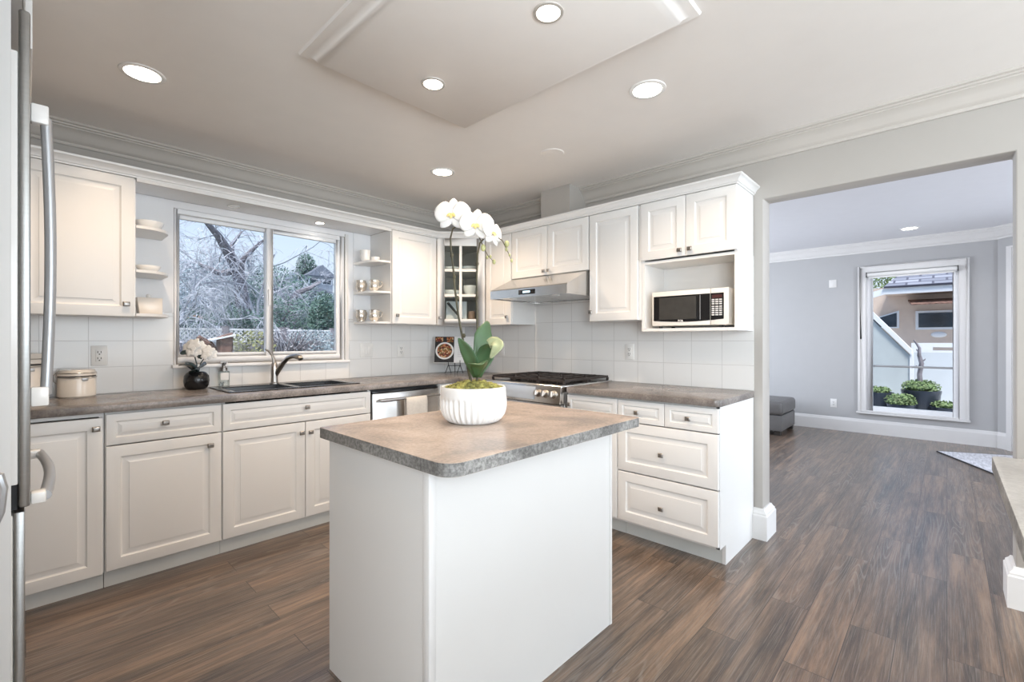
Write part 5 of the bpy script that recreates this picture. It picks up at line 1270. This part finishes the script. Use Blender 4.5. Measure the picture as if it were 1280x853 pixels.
shrub('dark_shrub', 'dark shrub between fence and bare trees in the left window pane', wp(274, 410, 10.2), 1.3, .3, .45, 2600, .04, 'evergreen', 8)
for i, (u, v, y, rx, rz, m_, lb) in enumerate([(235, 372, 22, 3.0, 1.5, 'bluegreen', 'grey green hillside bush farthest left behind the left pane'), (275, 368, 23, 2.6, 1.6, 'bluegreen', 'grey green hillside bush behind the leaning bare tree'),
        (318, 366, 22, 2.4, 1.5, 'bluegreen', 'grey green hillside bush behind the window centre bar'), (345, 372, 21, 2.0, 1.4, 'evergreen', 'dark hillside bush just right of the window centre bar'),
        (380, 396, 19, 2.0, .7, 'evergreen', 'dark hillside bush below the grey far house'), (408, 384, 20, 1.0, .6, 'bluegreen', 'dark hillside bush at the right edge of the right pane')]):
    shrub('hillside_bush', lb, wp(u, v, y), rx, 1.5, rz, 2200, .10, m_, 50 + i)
shrub('round_conifer', 'rounded dark pine beside the roof of the far house', wp(383, 336, 34), .75, .75, 1.1, 2000, .10, 'evergreen', 70, cat='tree')
# tree stump
c = wp(280.5, 441, 7.0)
t = thing('tree_stump', 'reddish brown tree stump with a slanted cut top outside the window', 'tree stump', (c.x, c.y, -0.30))
hst = wp(280, 419, 7.0).z + 0.30
mb = MB(); r_ = random.Random(9); nn_ = 22; jit = [r_.uniform(.86, 1.1) for _ in range(nn_)]
pr = [(.13, 0), (.11, .15), (.098, .5), (.094, 1.0), (.095, hst - .10), (.096, hst)]
mb.lathe(pr, n=nn_, flute=lambda r, z, k: r * jit[k]); mb.v = [(x, y, z - (0.12 * (x + .15) / .3 * -1 if z > hst - .01 else 0) - (.06 if z > hst - .01 else 0)) for x, y, z in mb.v]
mb.build('trunk', 'stump', t, smooth=True)
MB().tube([(-0.30, 0, hst - 0.03), (-0.16, 0, hst - 0.12), (-0.06, 0, hst - 0.30)], [.03, .04, .04], 8).build('side_branch', 'stump', t, smooth=True)
MB().box(-0.19, 0.11, -0.12, 0.12, 0.0, 0.02).build('cap_board', 'lattice', t, loc=(0.0, 0, hst - 0.035), rot=(0, math.radians(-14), 0))
# lattice fence
t = thing('lattice_fence', 'pale lattice topped garden fence behind the stump', 'fence', (0, 9.0, -0.3))
fx0, fx1 = 1.4, 5.2; zt = wp(290, 411, 9.0).z + .3; zb = wp(290, 426, 9.0).z + .3
for i in range(5):
    x = fx0 + i * (fx1 - fx0) / 4; MB().box(x - .05, x + .05, -.05, .05, 0, zt + .04).build('post', 'bark', t)
MB().box(fx0, fx1, -.02, .02, zt - .03, zt).build('rail', 'lattice', t); MB().box(fx0, fx1, -.02, .02, zb - .03, zb).build('rail', 'lattice', t)
mb = MB(); k = zt - zb; x = fx0 - k
while x < fx1:
    for s_ in (1, -1):
        xa, xb = (x, x + k) if s_ > 0 else (x + k, x)
        mb.tube([(xa, .005 * s_, zb - .02), (xb, .005 * s_, zt - .02)], .014, 4, cap=False)
    x += 0.072
mb.v = [(min(max(a, fx0), fx1), b, c_) for a, b, c_ in mb.v]
mb.build('lattice', 'lattice', t)
MB().box(fx0, fx1, -.015, .015, .05, zb - .04).build('boards', 'greybrush', t)
# low shed at the left
a = wp(226, 412, 14.5); bq = wp(262, 412, 14.5); zt = wp(240, 393, 14.5).z
t = thing('garden_shed', 'low garden shed with an orange brown roof edge, far left in the left pane', 'shed', (a.x - .6, 14.5, -0.1)); w = bq.x - a.x + .6
MB().box(0, w, 0, 1.5, 0, zt).build('shed_wall', 'housegrey', t); MB().box(-.05, w + .05, -.08, 1.6, zt, zt + .07).build('roof', 'orangewood', t)
MB().box(.5, .75, -.02, 0, zt - .55, zt - .15).build('shed_window', 'darkglass', t)
# far houses on the hill
def house(label, u0, u1, vt, vb, y, wall_m, vpeak, gable=True):
    a = wp(u0, vb, y); b_ = wp(u1, vb, y); zt_ = wp((u0 + u1) / 2, vt, y).z; zp = wp((u0 + u1) / 2, vpeak, y).z; w_ = b_.x - a.x; h_ = zt_ - a.z
    t = thing('far_house', label, 'house', (a.x, y, a.z)); MB().box(0, w_, 0, 5, min(0, 3.0 - a.z), h_).build('wall', wall_m, t)
    o_ = .08 * w_; hp = zp - a.z
    MB().add([(-o_, -.4, h_), (w_ + o_, -.4, h_), (w_ / 2, -.4, hp), (-o_, 5.4, h_), (w_ + o_, 5.4, h_), (w_ / 2, 5.4, hp)], [(0, 1, 2), (5, 4, 3), (0, 2, 5, 3), (1, 4, 5, 2), (0, 3, 4, 1)]).build('roof', 'roofdark', t)
    nw = max(2, int(w_ / 1.3))
    for i in range(nw):
        x = w_ * (i + .5) / nw; f = MB().box(x - .38, x + .38, -.05, 0, h_ * .45, h_ * .85).build('window', 'shingle_trim', t); MB().box(x - .30, x + .30, -.07, -.051, h_ * .48, h_ * .82).build('pane', 'darkglass', f)
    return t
house('grey gabled house on the hilltop in the right window pane', 384, 416, 346, 362, 33, 'housegrey', 332)
house('pale terraced house lower on the hill in the right window pane', 352, 380, 366, 384, 24, 'lattice', 360)
house('long low pale house below the hilltop gabled house', 382, 412, 366, 376, 26, 'lattice', 361)

# ================================================================== OUTSIDE, beyond the living room window
mb = MB(); mb.box(7.78, 40, -12, 3.6, -0.15, -0.02); struct('ground_patio', mb, 'concrete')
def wx(u, v, x):
    a = math.radians(43.4); d = (math.cos(a) * 575 + math.sin(a) * (u - 640), math.sin(a) * 575 - math.cos(a) * (u - 640)); s_ = x / d[0]
    return Vector((x, d[1] * s_, H - (v - 425.5) * s_))
t = thing('neighbour_house', 'beige stucco neighbour house with a grey shingle roof and white fascia', 'house', (13.6, 0, -0.02))
HX = 13.6
MB().box(0, 6, -7, 5, 0, 2.45).build('wall', 'stucco', t)
def hwin(u0, u1, v0, v1, quad=None):
    a = wx(u0, v0, HX); b_ = wx(u1, v1, HX)
    if quad:
        P = [wx(*q_, HX) for q_ in quad]; m_ = len(P)
        f = MB().add([(-.04, p.y, p.z + .02) for p in P] + [(0, p.y, p.z + .02) for p in P], [tuple(range(m_)), tuple(reversed(range(m_, 2 * m_)))] + [(i, (i + 1) % m_, m_ + (i + 1) % m_, m_ + i) for i in range(m_)]).build('window', 'shingle_trim', t)
        cy = sum(p.y for p in P) / m_; cz_ = sum(p.z for p in P) / m_
        Q_ = [(cy + (p.y - cy) * .86, cz_ + (p.z - cz_) * .80) for p in P]
        MB().add([(-.05, y, z + .02) for y, z in Q_] + [(-.041, y, z + .02) for y, z in Q_], [tuple(range(m_)), tuple(reversed(range(m_, 2 * m_)))] + [(i, (i + 1) % m_, m_ + (i + 1) % m_, m_ + i) for i in range(m_)]).build('pane', 'darkglass', f)
    else:
        f = MB().box(-.04, 0, b_.y, a.y, b_.z, a.z).build('window', 'shingle_trim', t)
        MB().box(-.05, -.041, b_.y + .05, a.y - .05, b_.z + .05, a.z - .05).build('pane', 'darkglass', f)
hwin(0, 0, 0, 0, [(1084, 401), (1124, 388.5), (1124, 410.5), (1084, 410.5)])
hwin(1144.5, 1215, 388, 410.5)
a = wx(1133, 381, HX - .5); b_ = wx(1215, 386, HX - .5)
MB().add([(-.9, b_.y, 1.98), (-.9, a.y - .1, 1.98), (0, a.y, 2.12), (0, b_.y, 2.12), (-.9, b_.y, 2.0), (-.9, a.y - .1, 2.0), (0, a.y, 2.15), (0, b_.y, 2.15)], [(0, 3, 2, 1), (4, 5, 6, 7), (0, 1, 5, 4), (1, 2, 6, 5), (2, 3, 7, 6), (3, 0, 4, 7)]).build('awning', 'stump', t)
c = wx(1173.5, 418.5, HX); MB().ball((0, c.y, c.z + .02), .05, .13, .065, 16, 8).build('oval_vent', 'shingle_trim', t, smooth=True)  # white oval is a vent in the house wall, no lamp
EX = 12.9
e0 = wx(1105, 364.5, EX); zf1 = wx(1105, 368.5, EX).z; zf2 = wx(1105, 361, EX).z
mb = MB(); mb.box(-.72, -.66, -7.4, e0.y, zf1 + .02, zf2 + .02); mb.build('fascia', 'shingle_trim', t)
mb = MB(); g = wx(1080, 374, EX); mb.add([(-.72, e0.y, zf1 + .02), (-.72, e0.y, zf2 + .02), (-.72, g.y + .5, zf2 - .25), (-.72, g.y + .5, zf1 - .25), (-.66, e0.y, zf1 + .02), (-.66, e0.y, zf2 + .02), (-.66, g.y + .5, zf2 - .25), (-.66, g.y + .5, zf1 - .25)],
     [(0, 3, 2, 1), (4, 5, 6, 7), (0, 1, 5, 4), (1, 2, 6, 5), (2, 3, 7, 6), (3, 0, 4, 7)]); mb.build('fascia', 'shingle_trim', t)
MB().box(-.66, 0, -7.4, e0.y, zf1 + .03, zf1 + .05).build('soffit', 'stucco', t)
mb = MB(); zr = zf2 + .02
mb.add([(0, -7.4, 0), (0, e0.y - 0, 0), (4.2, e0.y - 1.0, 0), (4.2, -7.4, 0), (0, -7.4, .04), (0, e0.y, .04), (4.2, e0.y - 1.0, .04), (4.2, -7.4, .04)], [(0, 3, 2, 1), (4, 5, 6, 7), (0, 1, 5, 4), (1, 2, 6, 5), (2, 3, 7, 6), (3, 0, 4, 7)])
mb.build('roof', 'shingle', t, loc=(-.76, 0, zr), rot=(0, math.radians(-22), 0))
# white slatted band and low walls
t = thing('garden_wall', 'pale low garden wall behind the planters with a white slotted band on top', 'wall', (11.2, 0, -0.02))
za = wx(1160, 441, 11.2).z + .02; zb = wx(1160, 429, 11.2).z + .02
MB().box(0, .15, -3, wx(1137, 440, 11.2).y, 0, za).build('wall_face', 'stucco_pale', t)
mb = cellslab([wx(u, 0, 11.2).y for u in (1230, 1212, 1196, 1176, 1166, 1150, 1139)], [za + .001, wx(1160, 438.3, 11.2).z + .02, wx(1160, 434.2, 11.2).z + .02, zb], lambda i, j: not (j == 1 and i in (1, 3 - 0, 5 - 1) and i != 4 or (j == 1 and i in (2,))), 0.0, 0.12)
mb.v = [(z, x, y) for x, y, z in mb.v]; mb.build('slotted_band', 'shingle_trim', t)
t = thing('stair_parapet', 'grey stucco stair wall with a sloping white cap beyond the living room window', 'wall', (10.6, 0, -0.02))
p1 = wx(1137, 443, 10.6); p2 = wx(1091, 399, 10.6); sl = (p2.z - p1.z) / (p2.y - p1.y); ye = p1.y + 1.6
poly = [(p1.y, 0), (ye, 0), (ye, p1.z + sl * 1.6), (p1.y, p1.z)]
def xz(poly, x0_, x1_):
    m_ = len(poly); return MB().add([(x0_, y, z) for y, z in poly] + [(x1_, y, z) for y, z in poly], [tuple(range(m_)), tuple(reversed(range(m_, 2 * m_)))] + [(i, (i + 1) % m_, m_ + (i + 1) % m_, m_ + i) for i in range(m_)])
xz(poly, 0, .15).build('wall_face', 'stucco_grey', t)
xz([(p1.y - .03, p1.z), (ye, p1.z + sl * 1.63), (ye, p1.z + sl * 1.63 + .13), (p1.y - .03, p1.z + .10)], -.04, .19).build('sloping_cap', 'shingle_trim', t)
MB().box(-.02, .17, p1.y - .05, p1.y - .001, 0, p1.z + .05).build('end_post', 'shingle_trim', t)
def planter(label, u, x, r, h, fr, fh, n, trunk=0, seed=0):
    c = wx(u, 0, x); t = thing('planter', label, 'planter', (x, c.y, -0.02))
    MB().lathe([(r * .62, 0), (r * .68, .01), (r * .95, h * .55), (r, h * .85), (r * 1.04, h * .93), (r * 1.04, h), (r * .93, h), (r * .9, h * .9), (0, h * .9)], n=28).build('pot', 'planter', t, smooth=True)
    r_ = random.Random(seed); mb = MB(); leaves(mb, (0, 0, h + fh * .35), fr, fr, fh * .75, n, .022, r_, .6); mb.ball((0, 0, h + fh * .25), fr * .8, fr * .8, fh * .6, 14, 8, jit=.12, rnd=r_)
    mb.build('foliage', 'boxwood', t)
    if trunk:
        MB().tube([(0, 0, h), (.01, .015, h + .25), (-.01, -.01, h + .42), (0, .02, h + .55), (0, .015, h + .66), (0, .05, h + .73), (0, .085, h + .79)], [.035, .032, .030, .026, .02, .014, .008], 8).build('trunk', 'bark', t, smooth=True)
        for zz, s_ in ((h + .34, 1), (h + .45, -1), (h + .60, 1)): MB().tube([(0, 0, zz), (0, s_ * .04, zz + .02), (0, s_ * .055, zz + .045)], [.014, .012, .004], 6).build('pruned_branch', 'bark', t, smooth=True)
    return t
planter('largest dark planter with boxwood around a pruned twisted trunk', 1151, 9.7, .235, .46, .24, .15, 700, 1, 1)
planter('dark low planter with a rounded boxwood in front of the largest planter', 1126, 9.2, .17, .27, .20, .15, 600, 0, 2)
planter('dark planter with a small boxwood at the left edge of the living room window', 1098, 9.5, .19, .41, .17, .08, 400, 0, 3)
planter('dark low planter with small green plants at the right edge of the living room window', 1181, 9.5, .17, .24, .16, .08, 400, 0, 4)
shrub('broadleaf_tree', 'green tree behind the neighbour roof at the left of the living room window', wx(1086, 352, 17.5), 1.0, 1.1, 1.0, 2200, .07, 'boxwood', 80, cat='tree')
